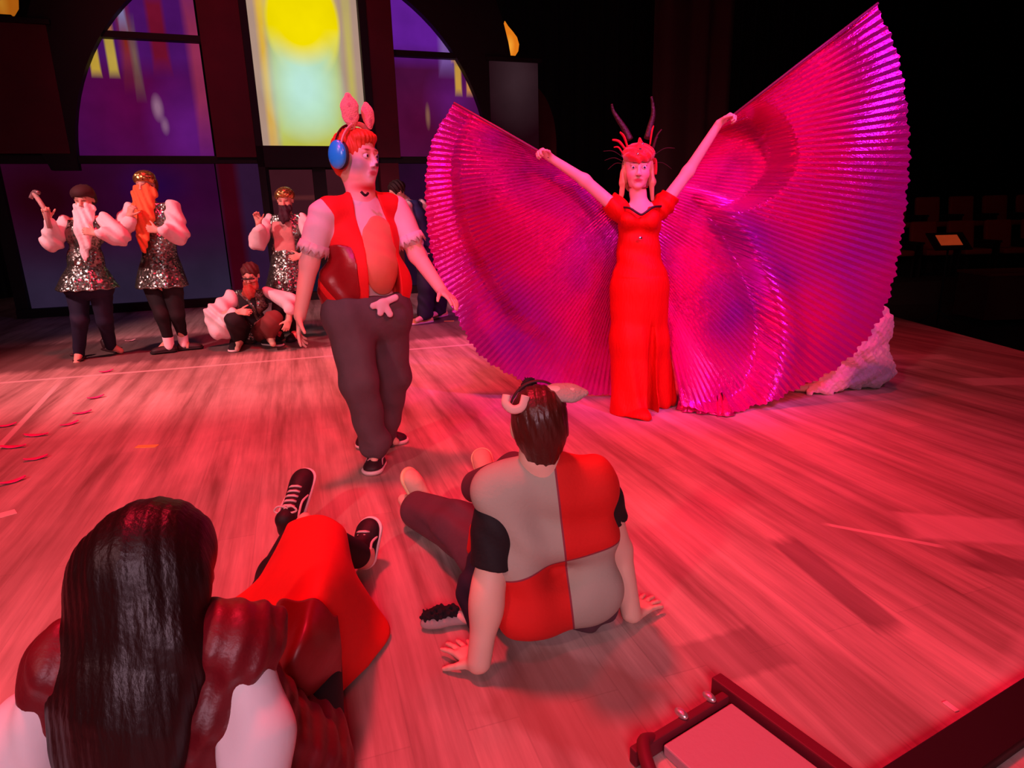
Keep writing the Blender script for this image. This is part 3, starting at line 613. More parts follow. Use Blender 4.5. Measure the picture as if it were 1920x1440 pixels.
# clothes
tee = mat('tee_beige', C('#d8ccc8'), .85, var=.06, bump=.12, bscale=40)
T = Field(.005); torso(T, J['shl'], J['shr'], J['neck'], J['wa'], J['hl'], J['hr'], tf, 1.10, belly=.02)
T.chain([J['shl'], lerp(J['shl'], J['el'], .62)], [.068, .066], .03); T.chain([J['shr'], lerp(J['shr'], J['er'], .62)], [.066, .064], .03)
T.cut(npv(J['neck'])+npv((0, 0, -.012)), (0.1, -.25, 1)); T.disp = folds(.002, 20, 30, 60)
T.mesh('shirt', tee, P)
for s_, e_ in (('shl', 'el'), ('shr', 'er')):      # ragged sleeve hems
    c = lerp(J[s_], J[e_], .62); d = unit(npv(J[e_])-npv(J[s_])); a = unit(np.cross(d, (0, 0, 1) if abs(d[2]) < .9 else (1, 0, 0))); b = np.cross(d, a); V, fs = [], []
    for i in range(41):
        q = 2*math.pi*i/40; rr = .066
        V.append(c+rr*(a*math.cos(q)+b*math.sin(q))-d*.01); V.append(c+(rr+.006)*(a*math.cos(q)+b*math.sin(q))+d*(.03+.016*math.sin(i*2.4)))
    o = raw('sleeve_hem', V, [(2*i, 2*i+1, 2*i+3, 2*i+2) for i in range(40)], tee, P); m_ = o.modifiers.new('t', 'SOLIDIFY'); m_.thickness = .003
up3 = npv((0, 0, 1)); sd3 = unit(np.cross(tf, up3)); fr = Frame(lerp(J['wa'], J['neck'], .4), tf)
pan = Field(.005); torso(pan, J['shl'], J['shr'], J['neck'], J['wa'], J['hl'], J['hr'], tf, 1.165, belly=.02)
pc = fr(-.05, .11, -.08); pan.p.append(('I', (lambda X, Y, Z: np.sqrt((((X-pc[0])*sd3[0]+(Y-pc[1])*sd3[1])/.102)**2+((Z-pc[2])/.185)**2)*.11-.11), None, None, .004)); pan.cut(fr(0, .02, 0), -tf); pan.cut(npv(J['hl'])+npv((0, 0, .045)), (0, 0, -1))
pan.disp = folds(.002, 20, 30, 60); pan.mesh('belly_patch', mat('belly_tan', C('#e08868'), .8, var=.06, bump=.15, bscale=30), P)
def opening(F, fr, zc, half):      # open front: (height, centre) and (height, half width) tables in the torso frame
    R_ = fr.R; c = fr.c
    def f(X, Y, Z):
        x = (X-c[0])*R_[0, 0]+(Y-c[1])*R_[1, 0]+(Z-c[2])*R_[2, 0]; y = (X-c[0])*R_[0, 1]+(Y-c[1])*R_[1, 1]+(Z-c[2])*R_[2, 1]; z = (X-c[0])*R_[0, 2]+(Y-c[1])*R_[1, 2]+(Z-c[2])*R_[2, 2]
        m = np.interp(z, [q[0] for q in zc], [q[1] for q in zc]); h_ = np.interp(z, [q[0] for q in half], [q[1] for q in half])
        return -np.maximum(np.abs(x-m)-h_, -y)          # positive inside the opening: cut away
    F.p.append(('I', f, None, None, .004))
def clip_box(F, fr, x0, x1, y0, y1, z0, z1):
    for n, v in (((1, 0, 0), x1), ((-1, 0, 0), -x0), ((0, 1, 0), y1), ((0, -1, 0), -y0), ((0, 0, 1), z1), ((0, 0, -1), -z0)):
        w_ = fr.d(*n); F.cut(fr.c+w_*v, w_)
V_ = Field(.005); torso(V_, J['shl'], J['shr'], J['neck'], lerp(J['wa'], J['hl'], .1), J['hl'], J['hr'], tf, 1.23, belly=.02)
V_.cap(lerp(J['shl'], J['shr'], .10)+npv((0, 0, .012)), lerp(J['shl'], J['shr'], .90)+npv((0, 0, .012)), .066, k=.03)
V_.cap(npv(fr(-.08, 0, -.22)), npv(fr(.10, 0, -.22)), .135, k=.06, flat=(tf, .85)); opening(V_, fr, [(-.4, -.055), (0, -.04), (.2, -.01)], [(-.4, .085), (-.1, .082), (.1, .072), (.25, .058)])
V_.cut(npv(J['hl'])+npv((0, 0, .035)), (0.05, 0, -1)); V_.disp = folds(.003, 28, 10, 12)
vest = V_.mesh('vest', RED, P)
lin = mat('satin_maroon', C('#8a1418'), .35, bump=.3, bscale=14)
K = Field(.005); torso(K, J['shl'], J['shr'], J['neck'], lerp(J['wa'], J['hl'], .1), J['hl'], J['hr'], tf, 1.255, belly=.02); clip_box(K, fr, .075, .24, -.02, .3, -.30, -.02)
K.cap(npv(fr(-.08, 0, -.22)), npv(fr(.10, 0, -.22)), .139, k=.06, flat=(tf, .85)); clip_box(K, fr, .075, .26, -.02, .3, -.30, -.02); K.cut(npv(J['hl'])+npv((0, 0, .04)), (0.05, 0, -1)); K.disp = folds(.004, 50, 10, 30); K.mesh('vest_panel', lin, vest)
tr_ = mat('sweatpants_grey', C('#5c4a50'), .85, var=.1, vscale=10, bump=.3, bscale=26)
Q = Field(.005); Q.chain([lerp(J['wa'], J['hl'], .7), J['hl'], J['kl'], npv(J['al'])+npv((0, 0, .005))], [.125, .122, .088, .070], .035); Q.chain([lerp(J['wa'], J['hr'], .7), J['hr'], J['kr'], npv(J['ar'])+npv((0, 0, .0))], [.125, .118, .085, .066], .035)
Q.cap(lerp(J['wa'], J['hl'], .65), lerp(J['wa'], J['hr'], .65), .135, k=.04, flat=(tf, .85)); Q.cap(npv(J['hl'])+tf*.02, npv(J['hr'])+tf*.02, .128, k=.04, flat=(tf, .95)); Q.cut(npv(J['hl'])+npv((0, 0, .09)), (0, 0, 1))
Q.cap(npv(J['al'])+npv((0, 0, .03)), npv(J['al'])+npv((0, 0, .02)), .080, k=.02)
Q.disp = lambda P_: .005*np.sin(P_[:, 2]*38+P_[:, 0]*22)*np.clip(1-P_[:, 2]*1.2, .15, 1)+.003*np.sin(P_[:, 0]*60+P_[:, 2]*14)
Q.mesh('trousers', tr_, P)
kn = Field(.0045)
for a, b in ((fr(-.03, .15, -.29), fr(.02, .155, -.30)), (fr(-.03, .15, -.29), fr(-.09, .15, -.27)), (fr(-.03, .155, -.29), fr(-.055, .16, -.345)), (fr(-.02, .155, -.29), fr(-.01, .16, -.335))): kn.cap(a, b, .018, .016, k=.01, flat=(tf, .5))
kn.mesh('knotted_cloth', mat('cloth_white', C('#e0c8c8'), .8), P)
SB, SW = mat('shoe_black', C('#2c1218'), .6, bump=.2, bscale=90), mat('sole_white', C('#f0d8d4'), .5)
shoe(P, npv((-0.698,3.12,0.037))*npv((1, 1, 0)), npv((-0.719,2.955,0.003))*npv((1, 1, 0)), w=.05, upper=SB, sole=SW, laces=mat('lace_pink', C('#c89098'), .7))
shoe(P, npv((-0.876,3.354,0))*npv((1, 1, 0)), npv((-0.6,3.453,0))*npv((1, 1, 0)), w=.047, upper=SB, sole=SW)
# ear defenders, rabbit ears, clip microphone
HP = empty('ear_defenders', H.c); tag(HP, 'blue cup ear defenders with pale pink band worn over orange hair', 'ear defenders')
blue = mat('cup_blue', C('#20b0ff'), .3, coat=.5); bandm = mat('band_pink', C('#f0b0a8'), .5); pad = mat('pad_dark', C('#281824'), .7)
for x in (-1, 1):
    F_ = Field(.003); F_.ell(H(x*.103, -.012, .002), npv((.028, .048, .062)), H.R, .01); c_ = F_.mesh('ear_cup', blue, HP)
    F_ = Field(.003); F_.ell(H(x*.086, -.012, .002), npv((.014, .050, .064)), H.R, .01); F_.mesh('ear_pad', pad, c_)
tube('headband', [H(math.cos(a)*.098, .004+.012*math.sin(a), .03+.100*math.sin(a)) for a in np.linspace(.05, math.pi-.05, 24)], .012, bandm, HP, 10, flat=.4)
RE = empty('rabbit_ear_headband', H.c); tag(RE, 'tan rabbit ear headband worn by the walking boy', 'headband')
tube('band', [H(math.cos(a)*.092, -.035, .02+.104*math.sin(a)) for a in np.linspace(.15, math.pi-.15, 22)], .008, mat('band_dark', C('#3a1018'), .7), RE, 8, flat=.4)
fur, inn = mat('fur_pink', C('#e89888'), .9, bump=.5, bscale=150, sheen=.5), mat('fur_inner', C('#c87878'), .9, bump=.4, bscale=150)
def rabbit_ear(base, tip, face, w, parent, fur=fur, inn=inn, bend=0., side=None):
    base, tip, face = npv(base), npv(tip), unit(face); d = tip-base; F_ = Field(.0035); pts = [base+d*t+(npv(side)*bend*t*t if side is not None else 0) for t in (0, .3, .6, .88)]; rs = [w*.45, w*.92, w*1.0, w*.42]
    F_.chain(pts, rs, .02, flat=(face, .38)); o = F_.mesh('ear', fur, parent)
    F_ = Field(.0035); F_.chain([p+face*w*.26 for p in pts[:3]]+[pts[3]+face*w*.1], [r*.58 for r in rs], .015, flat=(face, .3)); F_.mesh('inner_ear', inn, o); return o
rabbit_ear((-0.688,3.08,1.641), (-0.689,3.05,1.78), (.25, -1, .1), .036, RE); rabbit_ear((-0.619,3.14,1.645), (-0.631,3.14,1.753), (.7, -.75, .1), .028, RE)
tuft = mat('fluff_black', C('#180810'), .95, bump=.8, bscale=80)
F_ = Field(.004); F_.ell((-0.662,3.17,1.677), (.022, .02, .03)); F_.disp = lambda p: .006*np.sin(p[:, 0]*310)*np.sin(p[:, 1]*280)*np.sin(p[:, 2]*300); F_.mesh('tuft', tuft, RE)
mic = tube('clip_microphone', smooth_path([fr(-.005, .125, .205), fr(.012, .14, .195), fr(.03, .14, .212)], 5), .006, mat('mic_black', C('#101018'), .4)); tag(mic, 'small black clip microphone at the walking boy collar', 'microphone')

# ---------------------------------------------------------------- the dancer in the red gown with raised arms
P = person('performer in a long red gown and horned headdress, both arms raised', (.82, 4.0, 0))
J = dict(neck=(0.789,4.02,1.344), shl=(0.681,4,1.235), shr=(0.927,4.02,1.247), wa=(0.8,4.02,1.035), hl=(0.733,4,0.794), hr=(0.885,4,0.79),
         el=(0.462,3.98,1.424), wl=(0.257,3.92,1.55), er=(1.086,4.02,1.459), wr=(1.237,3.96,1.716), kl=(0.752,3.95,0.415), kr=(0.886,3.95,0.411), al=(0.799,3.98,0.09), ar=(0.887,4.02,0.095))
tf = unit((-.08, -1, 0)); H = Frame((0.781,4,1.489), (-.12, -.98, -.10), (.02, 0, 1), 1.04)
B = Field(.0045); B.base = C('#f0b8a8')
head(B, H, J['neck'], .042)
torso(B, J['shl'], J['shr'], J['neck'], J['wa'], J['hl'], J['hr'], tf, .78)
B.chain([J['shl'], J['el'], J['wl']], [.042, .034, .023], .025); B.chain([J['shr'], J['er'], J['wr']], [.042, .034, .023], .025)
B.chain([J['hl'], J['kl'], J['al']], [.08, .05, .032]); B.chain([J['hr'], J['kr'], J['ar']], [.08, .05, .032])
for a, t in (('al', (1186, 772, 3.84)), ('ar', (1240, 762, 3.88))): pass
B.cap(J['al'], npv(J['al'])+npv((0, -.05, -.04)), .03, .022); B.cap(J['ar'], npv(J['ar'])+npv((0, -.03, -.04)), .03, .022)
hand(B, J['wl'], npv((0.163,3.88,1.607))-npv(J['wl']), (0, -.5, -1), (.1, -1, .3), .86, curl=1.0, spread=.05, tcurl=.8)
hand(B, J['wr'], npv((1.333,3.93,1.778))-npv(J['wr']), (.3, -.5, -1), (-.2, -1, .2), .86, curl=1.0, spread=.05, tcurl=.8)
face_paint(B, H, C('#b02038'), C('#7a4838'), C('#e88888'))
B.mesh('body', skin_mat(), P); eyes(H, P, '#404858')
gown = mat('gown_red', C('#d00804'), .6, bump=.35, bscale=30, stretch=(3, 3, .6), spec=.2)
fr = Frame(lerp(J['wa'], J['neck'], .4), tf)
D = Field(.005); torso(D, J['shl'], J['shr'], J['neck'], J['wa'], J['hl'], J['hr'], tf, .90)
for x in (-1, 1): D.ell(fr(x*.062, .075, .03), (.058, .05, .055), k=.04)
mid = (npv(J['hl'])+npv(J['hr']))/2
D.chain([npv(J['wa'])+npv((0, 0, -.02)), mid+npv((0, 0, .02)), mid+npv((0, 0, -.12))], [.125, .160, .165], .05, flat=(tf, .8))
b1, b2, b3 = (0.736,3.92,0.25), (0.83,3.9,-0.001), (0.981,3.98,0.031)
D.chain([mid+npv((-.02, 0, -.05)), (0.766,3.96,0.447), npv((0.773,3.9,-0.021))+npv((0, 0, .02))], [.15, .135, .150], .05, flat=(tf, .85))
D.chain([mid+npv((.03, 0, -.05)), (0.892,3.98,0.439), npv((0.969,4.02,0.031))+npv((0, 0, .02))], [.14, .105, .10], .05, flat=(tf, .9))
D.chain([npv((0.797,3.92,0.108)), npv((0.81,3.8,-0.014))+npv((0, 0, .03))], [.12, .10], .04, flat=((0, 0, 1), .5))
D.p.append(('S', (lambda a_, b_: (lambda X, Y, Z: np.sqrt((X-np.interp(Z, [0, .5, .8], [a_[0], b_[0], b_[0]]))**2*9+(Y-3.82)**2)-np.interp(Z, [0, .55, .75], [.13, .06, -.05])))((0.877,3.85,0.02), (0.874,3.9,0.456)), npv((.6, 3.5, -.1)), npv((1.3, 4.1, .9)), .02))
D.cut(fr(0, .1, .095), (0, -.15, 1)); D.cap(fr(0, .06, .12), fr(0, .12, .125), .055, .07, k=.01, sub=True)
D.cut((0, 0, .004), (0, 0, -1))
D.disp = lambda P_: .007*np.sin(P_[:, 0]*62+2.2*np.sin(P_[:, 2]*2.3)+P_[:, 1]*35)*np.clip(.85-P_[:, 2], 0, .85)+.003*np.sin(P_[:, 2]*55+P_[:, 0]*20)*(P_[:, 2] > .85)
dress = D.mesh('gown', gown, P)
trimm = mat('lace_black', C('#200408'), .6)
tube('neckline_trim', smooth_path([fr(.125, .055, .105), fr(.07, .115, .10), fr(.03, .135, .075), fr(0, .14, .06), fr(-.03, .135, .075), fr(-.07, .115, .10), fr(-.125, .055, .105)], 5), .007, trimm, dress, 6)
for s_, e_, w_ in (('shl', 'el', 1), ('shr', 'er', 1)):
    F_ = Field(.005); a = npv(J[s_]); d = unit(npv(J[e_])-a); F_.chain([a-d*.03, a+d*.03, a+d*.10], [.058, .066, .058], .02); F_.cap(a+npv((0, .01, .02)), a+d*.06+npv((0, .01, .055)), .04, .012, k=.03)
    F_.cut(a+d*.10, d); F_.disp = folds(.004, 70, 20, 60); F_.mesh('cap_sleeve', gown, dress)
tube('choker', [npv(J['neck'])+npv((0, -.005, .035))+.047*npv((math.cos(a), math.sin(a), .15*math.sin(a))) for a in np.linspace(0, 2*math.pi, 25)[:-1]], .014, mat('choker_red', C('#8a0c14'), .6), P, 8, True, flat=.35)
F_ = Field(.003); F_.ell(fr(0, .125, -.075), (.012, .006, .012)); F_.mesh('brooch', mat('crystal', (.9, .8, .9), .1, 1.), dress)
F_ = Field(.0045); q = H.s       # blonde hair to the shoulders
F_.ell(H(0, -.03, .03), npv((.083, .09, .085))*q, H.R, .01); F_.ell(H(0, -.05, -.05), npv((.080, .055, .10))*q, H.R, .03)
for x in (-1, 1): F_.chain([H(x*.075, -.005, .01), H(x*.083, .012, -.08), H(x*.088, .022, -.175)], [.018, .019, .010], .02)
F_.ell(H(0, .085, -.03), npv((.064, .07, .09))*q, H.R, .012, True); F_.disp = folds(.003, 190, 90, 20); F_.mesh('hair', mat('hair_blonde', C('#c89868'), .5, bump=.4, bscale=60, stretch=(1, 1, .2)), P)
HD = empty('horned_headdress', H(0, 0, .1)); tag(HD, 'red feathered headdress with two dark curved horns on the dancer', 'headdress')
F_ = Field(.0045); F_.ell(H(0, -.008, .072), npv((.096, .104, .062)), H.R, .02); F_.ell(H(0, .07, .06), npv((.07, .035, .04)), H.R, .03); F_.cap(H(0, .095, .055), H(0, .098, .03), .02, .006, k=.02, flat=(H.d(0, 1, 0), .5)); F_.cap(H(0, .05, .11), H(0, .06, .155), .022, .006, k=.03)
F_.ell(H(0, .02, .0), npv((.080, .095, .05)), H.R, .01, True); F_.disp = folds(.003, 130, 60, 140); F_.mesh('cap', mat('crown_red', C('#d41018'), .5, bump=.5, bscale=70, sheen=.4), HD)
feath, featr = mat('feather_dark', C('#38060c'), .8), mat('feather_red', C('#c81424'), .8)
for x, pts in ((-1, [(1181,262,4.02), (1170,243,4.03), (1158,222,4.03), (1149,208,4.03), (1147,195,4.02)]), (1, [(1214,258,4.02), (1217,238,4.03), (1222,215,4.03), (1225,196,4.03), (1223,181,4.02)])): pass
hornL = smooth_path([(0.734,4.02,1.647), (0.706,4.03,1.705), (0.661,4.03,1.768), (0.635,4.03,1.809), (0.624,4.02,1.845)], 5); hornR = smooth_path([(0.838,4.02,1.651), (0.854,4.03,1.716), (0.87,4.03,1.783), (0.865,4.03,1.838), (0.853,4.02,1.88)], 5)
for q_ in (hornL, hornR): n = len(q_); tube('horn', q_, .01, mat('horn_dark', C('#2c080c'), .5, bump=.6, bscale=90), HD, 8, rs=[.017*(1-i/n)+.005 for i in range(n)])
for i, (x0, z0, x1, z1, w_, dk) in enumerate([(-.07, .09, -.15, .15, .022, 0), (-.06, .10, -.11, .19, .018, 0), (.07, .09, .12, .20, .014, 1), (.08, .06, .20, .10, .006, 1), (.08, .02, .19, -.01, .005, 1), (-.08, .05, -.20, .09, .005, 1), (-.08, .02, -.17, -.01, .005, 1), (.08, .10, .10, .16, .02, 1), (-.085, .07, -.14, .11, .015, 0), (.085, .05, .10, -.04, .018, 0), (.06, .12, .075, .22, .014, 0), (-.08, .03, -.19, .04, .005, 1)]):
    a, b = H(-x0, .01, z0), H(-x1, .0, z1); mdl = (a+b)/2+npv((0, 0, .02)); pth = smooth_path([a, mdl, b], 6); n = len(pth)
    tube('feather', pth, w_, featr if not dk else feath, HD, 8, rs=[w_*(.35+.65*math.sin(math.pi*(.15+.8*j/n))) for j in range(n)], flat=.35)
for c_ in (H(0, .112, .10), H(.012, .108, .075), H(-.012, .100, .128)): ball('jewel', c_, .008, mat('crystal'), HD, seg=10)

# ---------------------------------------------------------------- the pleated wings
def wing_mat():
    m = mat('lame_magenta', C('#c41a9c'), .24, .6); nt = m.node_tree; N = nt.nodes; L = nt.links; b = N['Principled BSDF']
    uv = N.new('ShaderNodeUVMap'); sx_ = N.new('ShaderNodeMapping'); sx_.inputs['Scale'].default_value = (95, 16, 1); L.new(uv.outputs[0], sx_.inputs[0])
    n = N.new('ShaderNodeTexNoise'); n.inputs['Scale'].default_value = 1.0; n.inputs['Detail'].default_value = 3; n.inputs['Roughness'].default_value = .7; L.new(sx_.outputs[0], n.inputs['Vector'])
    bp = N.new('ShaderNodeBump'); bp.inputs['Strength'].default_value = .55; bp.inputs['Distance'].default_value = .012; L.new(n.outputs[0], bp.inputs['Height']); L.new(bp.outputs[0], b.inputs['Normal'])
    n2 = N.new('ShaderNodeTexNoise'); n2.inputs['Scale'].default_value = 1.5; co = N.new('ShaderNodeTexCoord'); L.new(co.outputs['Object'], n2.inputs['Vector'])
    cr = N.new('ShaderNodeValToRGB'); cr.color_ramp.elements[0].position = .45; cr.color_ramp.elements[0].color = (*C('#f2189a'), 1); cr.color_ramp.elements[1].position = .72; cr.color_ramp.elements[1].color = (*C('#b428c8'), 1); L.new(n2.outputs[0], cr.inputs[0]); L.new(cr.outputs[0], b.inputs['Base Color'])
    tr2 = N.new('ShaderNodeBsdfTranslucent'); tr2.inputs[0].default_value = (*C('#e02090'), 1); mx = N.new('ShaderNodeMixShader'); mx.inputs[0].default_value = .22
    out = N['Material Output']; L.new(b.outputs[0], mx.inputs[1]); L.new(tr2.outputs[0], mx.inputs[2]); L.new(mx.outputs[0], out.inputs[0]); return m
def wing(name, inner, rim, pleats, depth, m, parent, amp=.0085, nv=90, k=10):
    inner, rim = smooth_path(inner, 24), smooth_path(rim, 24)
    def resample(P, n):
        P = np.array(P); d = np.r_[0, np.cumsum(np.linalg.norm(np.diff(P, axis=0), axis=1))]; t = np.linspace(0, d[-1], n); return np.stack([np.interp(t, d, P[:, i]) for i in range(3)], 1)
    n = pleats*4+1; I, O_ = resample(inner, n), resample(rim, n); V = []; uv = []
    for i in range(n):
        u = i/(n-1); tri = (0, 1, 0, -1)[i % 4]; sc_ = 1+.006*math.sin(i*1.7)+.006*math.sin(i*.53)
        for j in range(nv+1):
            v = j/nv; p = I[i]+(O_[i]-I[i])*v*(sc_ if j else 1); a = amp*tri*(.15+.85*math.sin(math.pi*min(.08+v*.90, 1)))
            p = p+npv((0, a+depth(u, v), 0)); p[2] = max(p[2], .012); V.append(p); uv.append((u, v))
    fs = [(i*(nv+1)+j, (i+1)*(nv+1)+j, (i+1)*(nv+1)+j+1, i*(nv+1)+j+1) for i in range(n-1) for j in range(nv)]
    o = raw(name, V, fs, m, parent); me = o.data; ul = me.uv_layers.new(name='UVMap'); ul.data.foreach_set('uv', np.array([uv[l.vertex_index] for l in me.loops], np.float32).ravel()); me.polygons.foreach_set('use_smooth', np.zeros(len(me.polygons), bool))
    return o
WM = wing_mat()
WG = empty('winged_cape', (.8, 4.08, 0)); tag(WG, 'huge pair of shimmering magenta pleated fan wings spread behind the dancer', 'wings')
def sg(x, a, b): t = min(max((x-a)/(b-a), 0), 1); return t*t*(3-2*t)
def dR(u, v):    # a pocket under the arm hangs back, then a second fold runs down and out to the lower rim
    r1 = .04+.36*math.sin(math.pi*min(u/.52, 1))**.9; w1 = sg(u, .0, .10)*(1-sg(u, .36, .50))
    r2 = min(max((u-.36)/.48, 0), 1.0)*1.02; w2 = sg(u, .38, .50)*(1-sg(u, .86, 1.0))
    return .24*w1*(1-sg(v, r1-.02, r1+.06))+.15*w2*(1-sg(v, r2-.10, r2+.02))-.05*w2*math.exp(-((v-r2-.06)/.08)**2)-.05*math.sin(math.pi*v)*math.sin(u*3)+.03*math.sin(u*15+v*2)*v
wing('wing', [(1.363,4,1.79), (1.278,4.06,1.674), (1.141,4.1,1.453), (1.029,4.12,1.267), (0.946,4.12,1.189), (0.928,4.13,0.993), (0.97,4.12,0.689)], [(2.065,3.92,2.311), (2.21,3.95,2.075), (2.322,3.98,1.726), (2.403,4,1.4), (2.425,4,0.994), (2.334,4,0.568), (2.073,3.98,0.234), (1.694,3.9,0.071), (1.345,3.76,0.008), (1.062,3.88,0.052)], 72, dR, WM, WG)
def dL(u, v): # outer strip of the left wing folds back
    g = math.sin(math.pi*min(.12+u/.9, 1)); r = .80-.10*u
    return g*(.11*sg(v, r-.06, r+.03)-.10*math.sin(math.pi*min(v/r, 1)))+.03*math.sin(u*13+v*3)*v
wing('wing', [(0.188,4.02,1.601), (0.307,4.06,1.511), (0.489,4.1,1.391), (0.625,4.12,1.287), (0.692,4.12,1.228), (0.732,4.14,1.064), (0.723,4.16,0.828)], [(-0.304,4.1,1.889), (-0.437,4.12,1.707), (-0.506,4.15,1.481), (-0.523,4.16,1.161), (-0.489,4.18,0.909), (-0.375,4.2,0.609), (-0.193,4.22,0.304), (0.146,4.24,0.102), (0.459,4.25,0.022), (0.698,4.25,0.016)], 72, dL, WM, WG)
stk = mat('stick', C('#7a2050'), .5)
tube('stick', [(1.276,3.95,1.731), (1.665,3.93,2.02), (2.054,3.9,2.303)], .007, stk, WG, 8); tube('stick', [(0.249,3.9,1.551), (-0.039,4,1.728), (-0.299,4.07,1.881)], .007, stk, WG, 8)
# frilled hem pooled on the floor
V, fs = [], []; c0, c1 = npv((1.093,3.954,0)), npv((1.349,3.818,0)); n = 60
for i in range(n+1):
    t = i/n; p = c0*(1-t)+c1*t; w_ = .035*math.sin(i*1.3)
    for j, (dy, z) in enumerate(((.10, .10), (.03, .05), (-.02+w_*.5, .03), (-.06+w_, .006))): V.append((p[0]-.02*j*math.sin(i), p[1]+dy, z+.012*math.sin(i*2.1+j)*(j < 3)))
fs = [(i*4+j, i*4+j+1, i*4+j+5, i*4+j+4) for i in range(n) for j in range(3)]
o = raw('hem_frill', V, fs, mat('frill_pink', C('#e0207c'), .3, .6, bump=.4, bscale=60), WG); s_ = o.modifiers.new('t', 'SOLIDIFY'); s_.thickness = .003

# ---------------------------------------------------------------- the bearded dwarfs and the others at the back
SILV = sequin_mat('sequin_silver', C('#8c9488'), .26, 70, .62, .9); GOLD = sequin_mat('sequin_gold', C('#c89858'), .3, 70, .8, .8); SLV = mat('blouse_white', C('#f0d8d8'), .8, bump=.4, bscale=25)
NAVY, BLK2 = mat('leggings_navy', C('#181430'), .8), mat('leggings_black', C('#14080e'), .8)
def figure(label, base, J, Hc, Hf, skin, fwd, w=.95, sc=.95, hands=(), lip='#a85050', h=.007):
    P = person(label, base); H = Frame(Hc, Hf, (0, 0, 1), sc); B = Field(h); B.base = skin
    head(B, H, J['neck'], .045); torso(B, J['shl'], J['shr'], J['neck'], J['wa'], J['hl'], J['hr'], fwd, w*.85)
    for a, b, c in (('shl', 'el', 'wl'), ('shr', 'er', 'wr')): B.chain([J[a], J[b], J[c]], [.042, .036, .026])
    for a, b, c, t in (('hl', 'kl', 'al', 'tl'), ('hr', 'kr', 'ar', 'tr')): B.chain([J[a], J[b], J[c], J[t]], [.08, .055, .036, .028])
    for wst, d, pn, th, cu in hands: hand(B, J[wst], d, pn, th, .9, curl=cu)
    face_paint(B, H, C(lip), C('#503020')); B.mesh('body', skin_mat(), P); return P, H
def puffy(P, pts, rs, name='sleeve', m=None, amp=.008, h=.007):
    F_ = Field(h); F_.chain(pts, rs, .03); F_.disp = folds(amp, 45, 30, 38); return F_.mesh(name, m or SLV, P)
def tunic(P, J, fwd, hem, w=.95, flare=.22, m=None, low=0.):
    F_ = Field(.007); torso(F_, J['shl'], J['shr'], J['neck'], J['wa'], J['hl'], J['hr'], fwd, w*1.12)
    mid = lerp(J['hl'], J['hr'], .5); bt = npv((mid[0], mid[1], hem)); f = unit(fwd)
    s0 = unit(npv(J['shl'])-npv(J['shr'])); F_.cap(lerp(J['wa'], mid, .3), bt, .15*w, flare, k=.05, flat=(f, .75)); F_.cut(bt, (0, 0, -1)); F_.cut(npv(J['neck'])+npv((0, 0, -.03)), (0, 0, 1))
    F_.disp = lambda P_: .010*np.sin(P_[:, 0]*48+P_[:, 1]*20)*np.clip(1.1-P_[:, 2], .1, .6); return F_.mesh('tunic', m or SILV, P)
def beard(P, H, drop, w, m, sway=0.):
    F_ = Field(.006); F_.ell(H(0, .055, -.085), npv((w*1.05, .035, .06)), H.R, .03); hf = unit(H.R[:, 1]*npv((1, 1, 0))); hs = H.R[:, 0]; F_.chain([H(0, .06, -.08), H(0, .05, -.10)+hf*.10+npv((0, 0, -drop*.35)), H(0, .05, -.10)+hf*.12+hs*sway+npv((0, 0, -drop+.06))], [w, w*.95, w*.28], k=.04, flat=(hf, .45)); F_.ell(H(0, .075, -.05), npv((w*.8, .02, .018)), H.R, .02)
    F_.disp = folds(.006, 110, 20, 35); return F_.mesh('beard', m, P)
def capof(P, H, m, name='cap', rim_=True):
    F_ = Field(.006); F_.ell(H(0, -.008, .065), npv((.088, .1, .065)), H.R, .01); F_.cap(H(-.06, -.0, .045), H(.06, 0, .045), .04, k=.03); F_.ell(H(0, -.005, .02), npv((.074, .09, .05)), H.R, .01, True); return F_.mesh(name, m, P)
def sock_shoe(P, a, t, m, sole, sock=None):
    shoe(P, a, t, w=.045, upper=m, sole=sole, h=.007)
# white bearded dwarf at the far left
y0 = 5.95; f1 = unit((.25, -1, 0))
J = dict(neck=(-3.789,5.95,1.316), shl=(-3.972,5.95,1.261), shr=(-3.61,5.95,1.279), wa=(-3.849,5.95,0.966), hl=(-3.979,5.95,0.679), hr=(-3.769,5.95,0.674), el=(-4.051,5.85,1.108), wl=(-3.979,5.75,1.3), er=(-3.457,5.85,1.139), wr=(-3.589,5.75,1.164),
         kl=(-3.98,5.9,0.39), kr=(-3.818,6,0.37), al=(-4.1,5.97,0.065), ar=(-3.899,6.15,0.096), tl=(-4.07,5.87,-0.006), tr=(-3.846,6.2,0.03))
P, H = figure('dwarf with a long white beard, silver tunic and dark sandals, raising a pick', (-4.0, 5.95, 0), J, (-3.761,5.95,1.458), (.15, -1, -.25), SKIN, f1,
              hands=[('wl', (.0, -.1, 1), (.6, -1, 0), (1, 0, .2), 1.0), ('wr', (-.9, -.3, .3), (0, .9, -.3), (0, 0, 1), .6)])
puffy(P, [J['hl'], J['hr']], [.115, .115], 'shorts', NAVY, .002); tunic(P, J, f1, (-3.883,5.95,0.667)[2], .98, .27)
puffy(P, [J['shl'], J['el'], npv(J['wl'])+npv((0, .02, -.04))], [.065, .085, .05]); puffy(P, [J['shr'], J['er'], npv(J['wr'])+npv((.05, .0, 0))], [.065, .088, .05])
for a, b, c in (('hl', 'kl', 'al'), ('hr', 'kr', 'ar')): puffy(P, [J[a], J[b], npv(J[c])+npv((0, 0, .0))], [.10, .07, .048], 'legging', NAVY, .002)
beard(P, H, .46, .082, mat('beard_white', C('#ffe4e4'), .8, bump=.6, bscale=40), .02); capof(P, H, mat('cap_brown', C('#3a1818'), .8)); 
